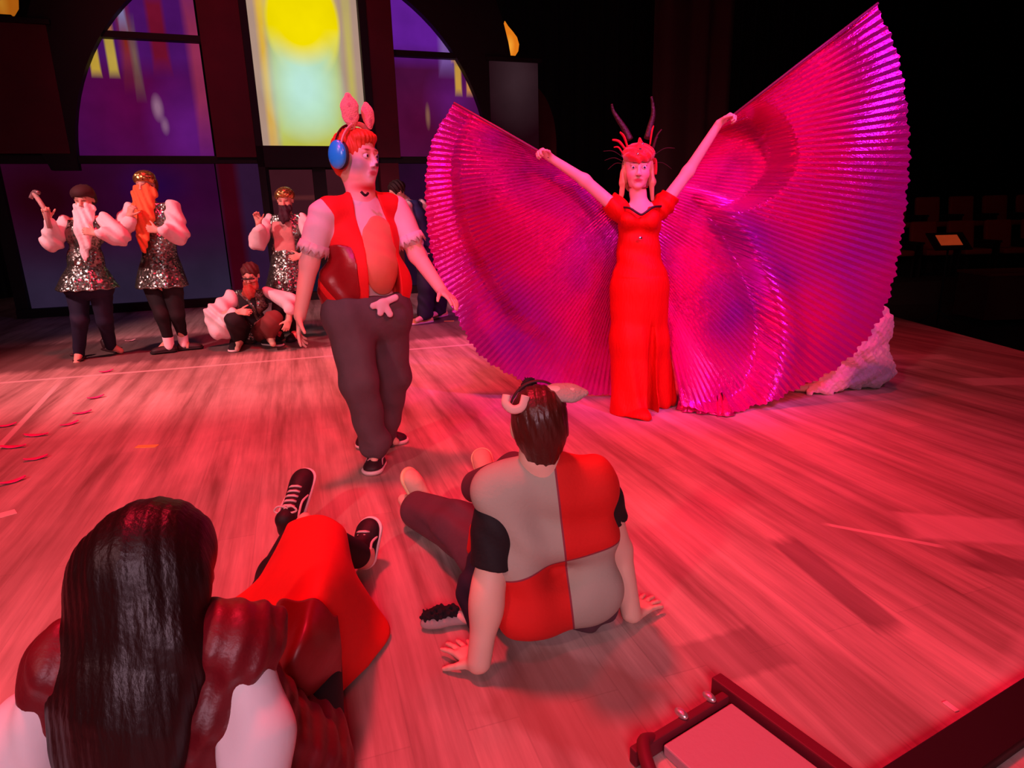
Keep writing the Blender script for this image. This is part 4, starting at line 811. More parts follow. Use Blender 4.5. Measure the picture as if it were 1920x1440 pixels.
F_ = Field(.006); F_.ell(H(0, -.04, .02), npv((.09, .085, .105)), H.R, .01); F_.ell(H(0, .08, -.02), npv((.07, .08, .1)), H.R, .01, True); F_.disp = folds(.004, 120, 60, 60); F_.mesh('hair', mat('hair_dark', C('#2a1010'), .7, bump=.5), P)
for a, t in (((-4.151,6.037,0), (-3.991,5.75,0)), ((-4.058,6.369,0), (-3.79,6.184,0))):
    a, t = npv(a), npv(t); d = unit(t-a); F_ = Field(.006); F_.cap(a+npv((0, 0, .012))-d*.1, a+d*.16+npv((0, 0, .012)), .04, .045, flat=((0, 0, 1), .3)); F_.cap(a+npv((0, 0, .06))-d*.05, a+npv((0, 0, .09))-d*.06, .045, flat=(d, .9)); 
    sd = np.cross(d, (0, 0, 1)); F_.cap(a+d*.08-sd*.05+npv((0, 0, .02)), a+d*.08+sd*.05+npv((0, 0, .055)), .014); F_.cut((0, 0, .002), (0, 0, -1)); F_.mesh('sandal', mat('sandal_dark', C('#38181c'), .5), P)
pk = empty('pickaxe', (-3.957,5.72,1.344)); tag(pk, 'pale wooden handled pick held up by the white bearded dwarf', 'tool')
tube('handle', [(-3.956,5.72,1.219), (-3.968,5.72,1.379), (-4.045,5.74,1.514)], .02, mat('wood_pale', C('#b89088'), .6), pk, 8); tube('pick_head', smooth_path([(-4.082,5.74,1.471), (-4.043,5.74,1.522), (-3.99,5.72,1.512)], 4), .018, mat('pick_grey', C('#a08080'), .4, .6), pk, 8)
# orange bearded dwarf
y0 = 6.2; f1 = unit((.1, -1, 0))
J = dict(neck=(-3.334,6.2,1.447), shl=(-3.511,6.2,1.37), shr=(-3.107,6.2,1.379), wa=(-3.291,6.2,1.083), hl=(-3.419,6.2,0.687), hr=(-3.236,6.2,0.683), el=(-3.603,6.1,1.144), wl=(-3.385,5.95,1.306), er=(-3.061,6.1,1.139), wr=(-3.154,5.95,1.175),
         kl=(-3.351,6.15,0.385), kr=(-3.234,6.2,0.374), al=(-3.36,6.2,0.114), ar=(-3.266,6.3,0.124), tl=(-3.456,6.2,0.036), tr=(-3.232,6.3,0.036))
P, H = figure('dwarf in a silver tunic with a long orange beard, gold cap and white socks', (-3.4, 6.2, 0), J, (-3.33,6.2,1.584), (-.05, -1, -.15), SKIN, f1,
              hands=[('wl', (.5, -.2, 1), (.2, .9, .1), (1, 0, .2), .9), ('wr', (-1, -.2, .2), (0, .9, 0), (0, 0, 1), .8)])
tunic(P, J, f1, (-3.354,6.2,0.645)[2], 1.0, .245)
puffy(P, [J['shl'], J['el'], npv(J['wl'])+npv((0, .02, -.04))], [.06, .092, .05]); puffy(P, [J['shr'], J['er'], npv(J['wr'])+npv((.06, 0, 0))], [.07, .098, .05])
for a, b, c in (('hl', 'kl', 'al'), ('hr', 'kr', 'ar')): puffy(P, [J[a], J[b], npv(J[c])+npv((0, 0, .03))], [.10, .068, .046], 'legging', BLK2, .002)
beard(P, H, .54, .108, mat('beard_orange', C('#e8703c'), .8, bump=.6, bscale=40), .03); capof(P, H, GOLD)
F_ = Field(.006); F_.ell(H(0, -.04, .0), npv((.088, .08, .11)), H.R, .01); F_.ell(H(0, .08, -.02), npv((.07, .08, .1)), H.R, .01, True); F_.mesh('hair', mat('hair_auburn', C('#6a2c18'), .7, bump=.5), P)
DSH, DSO = mat('shoe_brown', C('#2c1418'), .6), mat('sole_dark', C('#180c10'), .7)
for k_, t in (('al', (-3.512,6.126,0)), ('ar', (-3.179,6.336,0))):
    a = npv(J[k_]); b = npv((a[0], a[1], 0)); d = unit(npv(t)-b); shoe(P, b-d*.07, b+d*.18, w=.042, upper=DSH, sole=DSO, h=.007); F_ = Field(.006); F_.cap(a+npv((0, 0, .04)), b+npv((0, 0, .06)), .05, .046); F_.mesh('sock', mat('sock_white', C('#ffe8e8'), .8), P)
# gold capped dwarf partly behind the walking boy
y0 = 6.7; f1 = unit((-.05, -1, 0))
J = dict(neck=(-2.234,6.7,1.32), shl=(-2.41,6.7,1.241), shr=(-2.07,6.7,1.243), wa=(-2.276,6.7,0.957), hl=(-2.383,6.7,0.608), hr=(-2.24,6.7,0.604), el=(-2.512,6.6,1.037), wl=(-2.428,6.45,1.214), er=(-1.974,6.6,1.007), wr=(-2.048,6.45,0.887),
         kl=(-2.397,6.65,0.349), kr=(-2.242,6.65,0.345), al=(-2.474,6.75,0.085), ar=(-2.304,6.75,0.081), tl=(-2.456,6.65,0.046), tr=(-2.265,6.65,0.041))
P, H = figure('dwarf with dark beard, pink bib and gold cap, hand raised, beside the walking boy', (-2.35, 6.7, 0), J, (-2.227,6.7,1.428), (.05, -1, -.2), SKIN, f1,
              hands=[('wl', (-.1, -.1, 1), (.2, -.9, .1), (1, 0, .2), .7), ('wr', (-1, -.4, -.2), (0, .9, 0), (0, 0, 1), .5)])
tunic(P, J, f1, (-2.327,6.7,0.524)[2], .98, .23)
puffy(P, [J['shl'], J['el'], npv(J['wl'])+npv((0, .02, -.05))], [.055, .09, .05]); puffy(P, [J['shr'], J['er'], npv(J['wr'])+npv((.05, 0, 0))], [.055, .085, .05])
for a, b, c in (('hl', 'kl', 'al'), ('hr', 'kr', 'ar')): puffy(P, [J[a], J[b], npv(J[c])+npv((0, 0, .02))], [.10, .07, .05], 'legging', BLK2, .002); b_ = npv((J[c][0], J[c][1], 0)); shoe(P, b_+npv((0, .07, 0)), b_+npv((0, -.2, 0)), w=.05, upper=DSH, sole=DSO, h=.007)
beard(P, H, .17, .055, mat('beard_dark', C('#38202c'), .8, bump=.6, bscale=40)); capof(P, H, GOLD)
F_ = Field(.007); torso(F_, J['shl'], J['shr'], J['neck'], J['wa'], J['hl'], J['hr'], f1, 1.22); fr = Frame(lerp(J['wa'], J['neck'], .4), f1); clip_box(F_, fr, -.10, .10, .02, .4, -.38, .12); F_.mesh('bib', mat('bib_pink', C('#c89088'), .8, bump=.4, bscale=30), P)
# crouching dwarf
y0 = 6.4; f1 = unit((.05, -1, 0))
J = dict(neck=(-2.558,6.35,0.597), shl=(-2.759,6.4,0.512), shr=(-2.399,6.4,0.545), wa=(-2.649,6.5,0.268), hl=(-2.788,6.55,0.113), hr=(-2.577,6.55,0.125), el=(-2.866,6.25,0.346), wl=(-2.568,6.05,0.405), er=(-2.138,6.25,0.452), wr=(-2.103,6.05,0.316),
         kl=(-2.632,6.08,0.325), kr=(-2.266,6.08,0.316), al=(-2.715,6.3,0.066), ar=(-2.393,6.3,0.09), tl=(-2.681,6.15,0.026), tr=(-2.321,6.15,0.069))
P, H = figure('red bearded dwarf crouching low in puffy white sleeves and black shirt', (-2.8, 6.35, 0), J, (-2.504,6.28,0.727), (.05, -1, -.35), SKIN, f1,
              hands=[('wl', (1, -.2, 0), (0, .9, -.3), (0, 0, 1), .6), ('wr', (-.4, -.2, -1), (-.4, .9, 0), (-1, 0, 0), .5)])
F_ = Field(.007); torso(F_, J['shl'], J['shr'], J['neck'], J['wa'], J['hl'], J['hr'], f1, 1.08); F_.cut(npv(J['neck'])+npv((0, 0, -.02)), (0, 0, 1)); F_.disp = folds(.005, 40, 20, 30); v_ = F_.mesh('vest', SILV, P)
F_ = Field(.006); torso(F_, J['shl'], J['shr'], J['neck'], J['wa'], J['hl'], J['hr'], f1, 1.13); fr = Frame(lerp(J['wa'], J['neck'], .5), f1); clip_box(F_, fr, -.085, .085, .0, .4, -.4, .13); F_.mesh('shirt_front', BLK2, P)
puffy(P, [J['shl'], J['el'], npv((J['el'][0]+.03, J['el'][1]-.02, J['el'][2]-.13)), npv(J['wl'])+npv((-.08, .03, -.03))], [.07, .12, .10, .06], amp=.012); puffy(P, [J['shr'], J['er'], npv(J['wr'])+npv((.0, .04, .10))], [.06, .085, .06])
for a, b, c in (('hl', 'kl', 'al'), ('hr', 'kr', 'ar')): puffy(P, [J[a], J[b], npv(J[c])+npv((0, 0, .04))], [.11, .085, .06], 'legging', BLK2 if a == 'hl' else mat('legging_maroon', C('#7a3430'), .8), .004)
F_ = Field(.006); F_.ell(H(0, -.02, .04), npv((.085, .1, .085)), H.R, .01); F_.ell(H(0, .085, -.035), npv((.068, .07, .085)), H.R, .01, True); F_.disp = folds(.004, 120, 60, 60); F_.mesh('hair', mat('hair_brown', C('#4a1c18'), .7, bump=.5), P)
beard(P, H, .15, .06, mat('beard_red', C('#a04030'), .8, bump=.6, bscale=40))
tube('dark_glasses', [H(x, .1-.6*x*x*8*.2, .004) for x in np.linspace(-.065, .065, 9)], .014, mat('glasses_black', C('#12060a'), .3), P, 8, flat=.5)
for a, t in (((-2.76,6.282,0), (-2.603,5.852,0)), ((-2.467,6.43,0), (-2.294,6.354,0))):
    a, t = npv(a), npv(t); d = unit(t-a); shoe(P, a-d*.08, a+d*.18, w=.05, upper=BLK2, sole=SW, h=.007)
# person bending behind the walking boy, in a blue vest
y0 = 7.45; f1 = unit((-.75, -.6, 0))
J = dict(neck=(-1.161,7.45,1.432), shl=(-1.116,7.35,1.338), shr=(-0.976,7.55,1.354), wa=(-0.971,7.45,1.033), hl=(-0.942,7.4,0.797), hr=(-0.857,7.55,0.786), el=(-1.052,7.3,1.04), wl=(-0.952,7.2,0.822), er=(-0.901,7.6,1.086), wr=(-0.872,7.55,0.847),
         kl=(-0.95,7.4,0.467), kr=(-0.825,7.5,0.483), al=(-0.997,7.5,0.101), ar=(-0.853,7.7,0.117), tl=(-1.086,7.4,0.069), tr=(-0.92,7.6,0.096))
P, H = figure('person in a blue vest and navy trousers, head bowed, behind the walking boy', (-1.0, 7.5, 0), J, (-1.216,7.38,1.5), (-.8, -.5, -.45), SKIN2, f1, .85, .92,
              hands=[('wl', (.1, -.2, -1), (.9, 0, 0), (-1, 0, 0), .4), ('wr', (.1, -.2, -1), (-.9, 0, 0), (-1, 0, 0), .4)])
F_ = Field(.007); torso(F_, J['shl'], J['shr'], J['neck'], J['wa'], J['hl'], J['hr'], f1, .98); F_.cut(npv(J['neck'])+npv((0, 0, -.02)), (0, 0, 1)); F_.mesh('vest', mat('vest_blue', C('#2c3068'), .7), P)
puffy(P, [J['shl'], J['el'], npv(J['wl'])], [.065, .075, .055]); puffy(P, [J['shr'], J['er'], npv(J['wr'])], [.065, .07, .05])
tube('collar', [npv(J['neck'])+npv((.055*math.cos(a), .055*math.sin(a), -.012+.02*math.sin(a))) for a in np.linspace(0, 2*math.pi, 17)[:-1]], .02, SLV, P, 8, True)
puffy(P, [J['hl'], J['kl'], npv(J['al'])+npv((0, 0, .04))], [.12, .10, .095], 'trouser_leg', NAVY, .005); puffy(P, [J['hr'], J['kr'], npv(J['ar'])+npv((0, 0, .04))], [.12, .10, .09], 'trouser_leg', NAVY, .005)
F_ = Field(.006); F_.ell(H(0, -.02, .04), npv((.085, .1, .085)), H.R, .01); F_.ell(H(0, .085, -.035), npv((.066, .07, .085)), H.R, .01, True); F_.disp = folds(.006, 100, 80, 60); F_.mesh('hair', mat('hair_dark'), P)
shoe(P, (-0.93,7.636,0), (-1.184,7.449,0), w=.05, upper=mat('shoe_yellow', C('#f0d880'), .6), sole=SW, h=.007); shoe(P, (-0.806,8.109,0), (-0.993,7.845,0), w=.05, upper=mat('shoe_yellow'), sole=SW, h=.007)
# someone almost hidden behind the left wing
y0 = 6.8; f1 = unit((0, -1, 0))
J = dict(neck=(0.551,6.8,1.418), shl=(0.43,6.8,1.347), shr=(0.714,6.8,1.351), wa=(0.571,6.8,1.068), hl=(0.514,6.8,0.744), hr=(0.648,6.8,0.74), el=(0.384,6.8,1.126), wl=(0.376,6.7,0.916), er=(0.758,6.8,1.117), wr=(0.748,6.7,0.907),
         kl=(0.511,6.8,0.41), kr=(0.647,6.8,0.406), al=(0.513,6.85,0.087), ar=(0.651,6.85,0.084), tl=(0.505,6.75,0.064), tr=(0.642,6.75,0.06))
P, H = figure('person almost hidden behind the left wing, only a pale cap showing above it', (.55, 6.8, 0), J, (0.535,6.8,1.527), (.1, -1, -.1), SKIN2, f1, .9, .9)
F_ = Field(.008); torso(F_, J['shl'], J['shr'], J['neck'], J['wa'], J['hl'], J['hr'], f1, .98); F_.mesh('shirt', mat('vest_blue'), P); capof(P, H, mat('cap_pale', C('#e8c8b8'), .8))
for a, b, c in (('hl', 'kl', 'al'), ('hr', 'kr', 'ar')): puffy(P, [J[a], J[b], npv(J[c])+npv((0, 0, .04))], [.1, .08, .06], 'trouser_leg', NAVY, .003); b_ = npv((J[c][0], J[c][1], 0)); shoe(P, b_+npv((0, .07, 0)), b_+npv((0, -.2, 0)), w=.05, upper=DSH, sole=DSO, h=.008)
# person curled up on the floor in a pale fleece behind the right wing
P = person('person curled up on the floor in a pale pink and grey fleece', (2.342,4.216,0)); c0 = npv((2.39,4.308,0)); SC = .85
F_ = Field(.007); F_.base = SKIN2; F_.chain([c0+npv((.10, .25, .10)), c0+npv((.05, .12, .38)), c0+npv((-.12, .02, .30))], [.13, .13, .12], .05)
F_.chain([c0+npv((-.12, .02, .28)), c0+npv((-.28, .0, .16))], [.06, .05]); F_.ell(c0+npv((-.32, .05, .15)), (.10, .085, .10), k=.03); F_.chain([c0+npv((.08, .2, .12)), c0+npv((-.15, .0, .09)), c0+npv((.0, .10, .05))], [.09, .06, .045]); F_.chain([c0+npv((-.15, .0, .25)), c0+npv((-.3, -.12, .05)), c0+npv((-.42, -.06, .03))], [.045, .035, .025])
F_.mesh('body', skin_mat(), P)
F_ = Field(.007); F_.base = C('#f0c0bc')
F_.chain([c0+npv((.13, .22, .17)), c0+npv((.09, .10, .42)), c0+npv((-.08, .0, .33)), c0+npv((-.26, .0, .2))], [.17, .15, .16, .13], .08); F_.ell(c0+npv((.06, .05, .14)), (.22, .2, .15), k=.08); F_.ell(c0+npv((-.18, -.02, .10)), (.16, .14, .11), k=.06); F_.cap(c0+npv((-.2, -.1, .05)), c0+npv((-.36, -.14, .03)), .06, .03)
F_.cut((0, 0, .006), (0, 0, -1)); F_.disp = lambda P_: .012*np.sin(P_[:, 0]*40+2*np.sin(P_[:, 2]*30))*np.sin(P_[:, 1]*35+P_[:, 2]*28)+.004*np.sin(P_[:, 0]*130)*np.sin(P_[:, 2]*120)
F_.color(c0+npv((.06, -.06, .10)), (.20, .24, .13), C('#8c8898'), .25); F_.color(c0+npv((-.02, .0, .44)), (.06, .2, .05), C('#a8a0a8'), .6)
F_.mesh('fleece', mat('fleece', rough=.95, attr=True, bump=.8, bscale=60, sheen=.5), P)
sh_ = mat('slipper_orange', C('#e04820'), .6); shoe(P, npv((2.194,4.327,0)), npv((2.05,4.428,0)), w=.035, hgt=.06, upper=sh_, sole=SW, h=.006)

# ---------------------------------------------------------------- boy sitting on the floor in the patchwork vest, seen from behind
P = person('boy seen from behind, seated in a grey and red patchwork vest, leaning on both hands', (.05, 1.75, 0))
tf = unit((-.12, .98, .0)); up_ = unit(npv((0.061,1.66,0.605))-npv((0.123,1.74,0.06)))
J = dict(neck=(0.069,1.665,0.59), shl=(-0.045,1.66,0.52), shr=(0.231,1.7,0.523), wa=(0.11,1.78,0.185), hl=(0.032,1.74,0.1), hr=(0.201,1.776,0.1),
         el=(-0.077,1.6,0.255), wl=(-0.112,1.523,0.045), er=(0.313,1.76,0.246), wr=(0.35,1.729,0.045), kl=(-.20, 2.16, .12), al=(-.42, 2.42, .07), kr=(.02, 2.30, .26), ar=(-.16, 2.62, .07))
H = Frame((0.071,1.68,0.682), (-.10, 1, .02), (-.06, .02, 1), .93)
B = Field(.0045); B.base = SKIN2; head(B, H, J['neck'], .052)
fb = unit(np.cross(npv(J['shr'])-npv(J['shl']), up_)); fb = fb if fb[1] > 0 else -fb
torso(B, J['shl'], J['shr'], J['neck'], J['wa'], J['hl'], J['hr'], fb, .76)
B.chain([J['shl'], J['el'], J['wl']], [.048, .042, .034], .02); B.chain([J['shr'], J['er'], J['wr']], [.048, .040, .031], .02)
B.ell(lerp(J['el'], J['wl'], .3), (.043, .043, .07), k=.04)
B.chain([J['hl'], J['kl'], J['al']], [.08, .06, .04]); B.chain([J['hr'], J['kr'], J['ar']], [.08, .06, .04])
B.cap(J['al'], npv(J['al'])+npv((-.05, .07, .02)), .035, .025); B.cap(J['ar'], npv(J['ar'])+npv((-.02, .09, .02)), .035, .025)
hand(B, npv(J['wl'])+npv((0, 0, -.012)), npv((-0.203,1.659,0))-npv((-0.115,1.539,0)), (0, 0, -1), (-1, -1, 0), .92, curl=.10, spread=.28)
hand(B, npv(J['wr'])+npv((0, 0, -.012)), npv((0.48,1.877,0))-npv((0.362,1.76,0)), (0, 0, -1), (-.3, 1, 0), .92, curl=.10, spread=.28)
B.cut((0, 0, .002), (0, 0, -1)); B.mesh('body', skin_mat(), P); eyes(H, P)
F_ = Field(.004); q = H.s; F_.ell(H(0, -.022, .035), npv((.083, .096, .092))*q, H.R, .01); F_.ell(H(0, -.045, -.015), npv((.074, .062, .075))*q, H.R, .03); F_.ell(H(0, -.045, -.07), npv((.052, .038, .052))*q, H.R, .02)
F_.ell(H(0, .085, -.03), npv((.07, .065, .09))*q, H.R, .012, True)
for x in (-1, 1): F_.ell(H(x*.085, .005, -.01), npv((.02, .026, .035))*q, H.R, .01, True)
F_.disp = lambda p: .0012*np.sin((p[:, 0]-H.c[0])*260+6*np.sin(p[:, 2]*18))+.0008*np.sin(p[:, 0]*520+p[:, 2]*60)
F_.mesh('hair', mat('hair_chestnut', C('#4a1a14'), .38, bump=.5, bscale=60, stretch=(1, 1, .15)), P)
# vest of four cloth patches
def quad_mat():
    m = mat('patchwork', C('#e01414'), .85, bump=.15, bscale=110); nt = m.node_tree; N = nt.nodes; L = nt.links; b = N['Principled BSDF']
    g = N.new('ShaderNodeTexCoord'); t0, t1 = npv((0.109,1.6,0.599)), npv((0.162,1.62,0.076)); h0, h1 = npv((-0.03,1.64,0.25)), npv((0.269,1.64,0.318)); e = npv((0, 0, 1.25))
    outs = []
    n1 = unit(np.cross(t1-t0, (0, 1, 0))); n2 = unit(np.cross(h1-h0, (0, 1, -.1)))
    if n1[0] < 0: n1 = -n1
    if n2[2] < 0: n2 = -n2
    for n_, p_ in ((n1, t0), (n2, h0)):
        d = N.new('ShaderNodeVectorMath'); d.operation = 'DOT_PRODUCT'; L.new(g.outputs['Object'], d.inputs[0]); d.inputs[1].default_value = tuple(n_)
        s_ = N.new('ShaderNodeMath'); s_.operation = 'SUBTRACT'; L.new(d.outputs['Value'], s_.inputs[0]); s_.inputs[1].default_value = float(n_@p_); outs.append(s_.outputs[0])
    pr = N.new('ShaderNodeMath'); pr.operation = 'MULTIPLY'; L.new(outs[0], pr.inputs[0]); L.new(outs[1], pr.inputs[1])
    gt = N.new('ShaderNodeMath'); gt.operation = 'GREATER_THAN'; L.new(pr.outputs[0], gt.inputs[0]); gt.inputs[1].default_value = 0
    mx = N.new('ShaderNodeMix'); mx.data_type = 'RGBA'; L.new(gt.outputs[0], mx.inputs[0]); mx.inputs[6].default_value = (*C('#b0a494'), 1); mx.inputs[7].default_value = (*C('#d81410'), 1)
    ab = []
    for o_ in outs:
        a = N.new('ShaderNodeMath'); a.operation = 'ABSOLUTE'; L.new(o_, a.inputs[0]); ab.append(a.outputs[0])
    mn = N.new('ShaderNodeMath'); mn.operation = 'MINIMUM'; L.new(ab[0], mn.inputs[0]); L.new(ab[1], mn.inputs[1])
    lt = N.new('ShaderNodeMath'); lt.operation = 'LESS_THAN'; L.new(mn.outputs[0], lt.inputs[0]); lt.inputs[1].default_value = .0028
    m2 = N.new('ShaderNodeMix'); m2.data_type = 'RGBA'; L.new(lt.outputs[0], m2.inputs[0]); L.new(mx.outputs[2], m2.inputs[6]); m2.inputs[7].default_value = (*C('#903040'), 1)
    L.new(m2.outputs[2], b.inputs['Base Color']); return m
pel = lerp(J['hl'], J['hr'], .5); F_ = Field(.0045)
torso(F_, J['shl'], J['shr'], J['neck'], J['wa'], J['hl'], J['hr'], fb, .86, k=.05)
sl, sr = npv(J['shl']), npv(J['shr']); hl2, hr2 = npv((0.021,1.63,0.12)), npv((0.235,1.714,0.12))
F_.cap(lerp(sl, sr, -.03)+npv((0, 0, .0)), lerp(sl, sr, .96), .056, k=.04); F_.cap(lerp(sl, sr, .14)-up_*.06, lerp(sl, sr, .86)-up_*.06, .078, k=.04, flat=(fb, .9))
F_.cap(lerp(sl, hl2, .5)+npv((.03, 0, 0)), lerp(sr, hr2, .5)-npv((.03, 0, 0)), .072, k=.06, flat=(fb, .9)); F_.cap(hl2, hr2, .082, k=.06, flat=(fb, .95))
F_.chain([lerp(sl, hl2, .1), hl2+npv((.0, 0, .02))], [.072, .060], .05); F_.chain([lerp(sr, hr2, .1), hr2+npv((.0, 0, .02))], [.055, .065], .05)
F_.cap(J['neck'], npv(J['neck'])+up_*.1, .050, .054, k=.012, sub=True); F_.cut(npv(J['neck'])+up_*.04, up_)
pb = npv((0.116,1.653,0.05)); F_.cut(pb, (-.10, 0, -1), .01)
F_.disp = lambda p: .0065*np.sin(p[:, 2]*42+p[:, 0]*16+1.5*np.sin(p[:, 0]*14))*np.clip(1.0-np.abs(p[:, 2]-.34)*3, .1, 1)+.003*np.sin(p[:, 0]*48+p[:, 2]*8)
F_.mesh('vest', quad_mat(), P)
blk = mat('sleeve_black', C('#14080e'), .8, bump=.2)
for s_, e_, ra, t_ in (('shl', 'el', .066, .86), ('shr', 'er', .058, .60)):
    F_ = Field(.0045); a = npv(J[s_]); d = unit(npv(J[e_])-a); L_ = np.linalg.norm(npv(J[e_])-a)*t_; F_.chain([a+npv((0, 0, -.012)), a+d*L_*.5, a+d*(L_+.1)], [ra*.72, ra*.9, ra*.98], .03); F_.cut(a+d*L_, d)
    sdv = unit(np.cross(d, (0, 1, 0)))
    for q_ in range(7):
        off = sdv*ra*(-.9+.3*q_); F_.cap(a+d*(L_-.004)+off-npv((0, ra*.62, 0)), a+d*(L_+.02)+off-npv((0, ra*.62, 0)), .006, .005, k=.002, sub=True)
    F_.disp = folds(.002, 60, 30, 40); F_.mesh('sleeve', blk, P)
pant = mat('pants_maroon', C('#5a3440'), .85, var=.1, bump=.3, bscale=26)
F_ = Field(.005); F_.chain([J['hl'], J['kl'], npv(J['al'])+npv((.02, -.02, .01))], [.11, .095, .075], .04); F_.chain([J['hr'], J['kr'], npv(J['ar'])+npv((0, -.02, .02))], [.11, .09, .07], .04); F_.cap(J['hl'], J['hr'], .112, k=.04)
F_.cap(npv((.22, 1.76, .085)), npv((.20, 1.86, .09)), .085, .08, k=.04)
F_.cut((0, 0, .003), (0, 0, -1)); F_.disp = lambda p: .006*np.sin(p[:, 0]*55+p[:, 1]*40+2*np.sin(p[:, 2]*25)); F_.mesh('trousers', pant, P)
F_ = Field(.005); hc = npv(J['hl']); F_.chain([npv((-0.127,1.725,0.03)), npv((-0.144,1.791,0.1)), npv((-0.109,1.832,0.16))], [.035, .045, .05], .03); F_.chain([npv((-0.109,1.832,0.16)), npv((-0.064,1.85,0.262))], [.045, .04], .03); F_.cut((0, 0, .003), (0, 0, -1)); F_.disp = folds(.003, 60, 40, 40); F_.mesh('shirt_tail', mat('shirt_tail_dark', C('#1c1226'), .85), P)
F_ = Field(.005); F_.chain([npv((-0.129,1.9,0.257)), npv((-0.144,1.9,0.18))], [.022, .02], .02); F_.mesh('red_tassel', mat('tassel_red', C('#d01418'), .7), P)
crm, crs = mat('shoe_cream', C('#d8b098'), .7, bump=.2), mat('sole_cream', C('#f0d0a0'), .5)
a = npv(J['al'])
shoe(P, (-.385, 2.50, .005), (-.475, 2.52, .215), up=(.85, -.5, .1), w=.046, hgt=.07, upper=crm, sole=crs, h=.0045)
a = npv(J['ar']); shoe(P, (-.10, 2.66, .005), (-.16, 2.84, .17), up=(-.1, -.6, .7), w=.046, hgt=.08, upper=crm, sole=crs, h=.0045)
E_ = empty('rabbit_ear_headband', H.c); tag(E_, 'pale ear headband with a black fluff tuft on the seated boy chestnut hair', 'headband')
tube('band', [H(math.cos(a)*.086, -.0, .03+.105*math.sin(a)) for a in np.linspace(.2, math.pi-.2, 22)], .007, mat('band_dark'), E_, 8, flat=.4)
tube('curled_ear', smooth_path([(-0.015,1.62,0.787), (-0.018,1.61,0.767), (0,1.6,0.752), (0.025,1.6,0.759), (0.035,1.61,0.786)], 7), .012, mat('ear_pale', C('#f0b0a8'), .8), E_, 10, rs=None, flat=.5)
rabbit_ear((0.083,1.66,0.785), (0.209,1.66,0.758), (.1, -.6, 1), .030, E_, mat('fur_grey', C('#b09890'), .9, bump=.5, bscale=150), mat('fur_pale', C('#d8b8b0'), .9), bend=-.02, side=(0, 0, -1))
F_ = Field(.0035); F_.ell((0.049,1.74,0.779), (.022, .02, .022), k=.01); F_.ell((0.037,1.73,0.762), (.018, .018, .02), k=.01); F_.disp = lambda p: .007*np.sin(p[:, 0]*310+p[:, 1]*90)*np.sin(p[:, 1]*280)*np.sin(p[:, 2]*300+p[:, 0]*80); F_.mesh('tuft', tuft, E_)
# second hairband lying on the floor
E_ = empty('ear_headband', (-0.219,1.763,0)); tag(E_, 'grey hairband with black fluff lying on the floor beside the seated boy left arm', 'headband')
F_ = Field(.0035); pth = smooth_path([npv((-0.291,1.738,0.02)), npv((-0.252,1.734,0.022)), npv((-0.203,1.748,0.022)), npv((-0.145,1.754,0.02))], 4); F_.chain(pth, [.015]*len(pth), .01); F_.cut((0, 0, .002), (0, 0, -1)); F_.mesh('band', mat('band_grey', C('#a89490'), .85, bump=.3), E_)
F_ = Field(.0035); F_.chain([npv((-0.285,1.745,0.04)), npv((-0.249,1.75,0.045)), npv((-0.203,1.759,0.045))], [.018, .022, .020], .01); F_.disp = lambda p: .009*np.sin(p[:, 0]*250+p[:, 1]*90)*np.sin(p[:, 1]*230+1)*np.sin(p[:, 2]*260+p[:, 0]*80); F_.mesh('fluff', tuft, E_)
F_ = Field(.0035); F_.chain([npv((-0.183,1.755,0.03)), npv((-0.139,1.733,0.025))], [.018, .012], .01); F_.mesh('pink_end', mat('ear_pale'), E_)

# ---------------------------------------------------------------- girl sitting at the near left with long dark hair
P = person('girl with long dark hair seen from behind, seated at near left in a red skirt', (-.62, 1.15, 0))
HC = npv((-0.657,1.06,0.628)); H = Frame(HC, (.30, .95, -.12), (.06, .1, 1), .98)
J = dict(neck=HC+npv((-.01, -.05, -.15)), shl=(-0.789,0.97,0.493), shr=(-0.525,1.02,0.489), wa=(-.62, 1.02, .25), hl=(-.66, 1.14, .12), hr=(-.50, 1.19, .12),
         el=(-0.85,0.93,0.396), wl=(-.90, .72, .05), er=(-0.469,0.95,0.353), wr=(-.47, .75, .05), kl=(-0.594,1.767,0.34), al=(-0.547,2.055,0.07), kr=(-.82, 1.80, .13), ar=(-0.852,2.235,0.075))
J['kl'], J['kr'] = (-0.606,1.782,0.3), (-0.789,1.899,0.1)
tf = unit((.25, .95, 0)); B = Field(.0055); B.base = SKIN2; head(B, H, J['neck'], .05)
torso(B, J['shl'], J['shr'], J['neck'], J['wa'], J['hl'], J['hr'], tf, .92)
B.chain([J['shl'], J['el'], J['wl']], [.045, .038, .027]); B.chain([J['shr'], J['er'], J['wr']], [.045, .038, .027])
B.chain([J['hr'], J['kl'], J['al']], [.08, .055, .036]); B.chain([J['hl'], J['kr'], J['ar']], [.08, .055, .036])
B.cap(J['al'], npv(J['al'])+npv((.01, .05, .03)), .034, .025); B.cap(J['ar'], npv(J['ar'])+npv((.03, .05, .04)), .034, .025)
hand(B, npv(J['wl'])+npv((0, 0, -.015)), (-.3, -1, -.05), (0, 0, -1), (1, 0, 0), .88, curl=.1, spread=.2); hand(B, npv(J['wr'])+npv((0, 0, -.015)), (.2, -1, -.05), (0, 0, -1), (-1, 0, 0), .88, curl=.1, spread=.2)
B.cut((0, 0, .002), (0, 0, -1)); B.mesh('body', skin_mat(), P); eyes(H, P)
F_ = Field(.005); F_.ell(H(0, -.02, .035), npv((.102, .115, .105)), H.R, .01); F_.ell(H(0, -.06, -.06), npv((.115, .085, .13)), H.R, .04)
D_ = [H(0, -.06, -.05), H(-.01, -.095, -.22), npv((-0.677,0.92,0.444)), npv((-.63, .78, .18))]
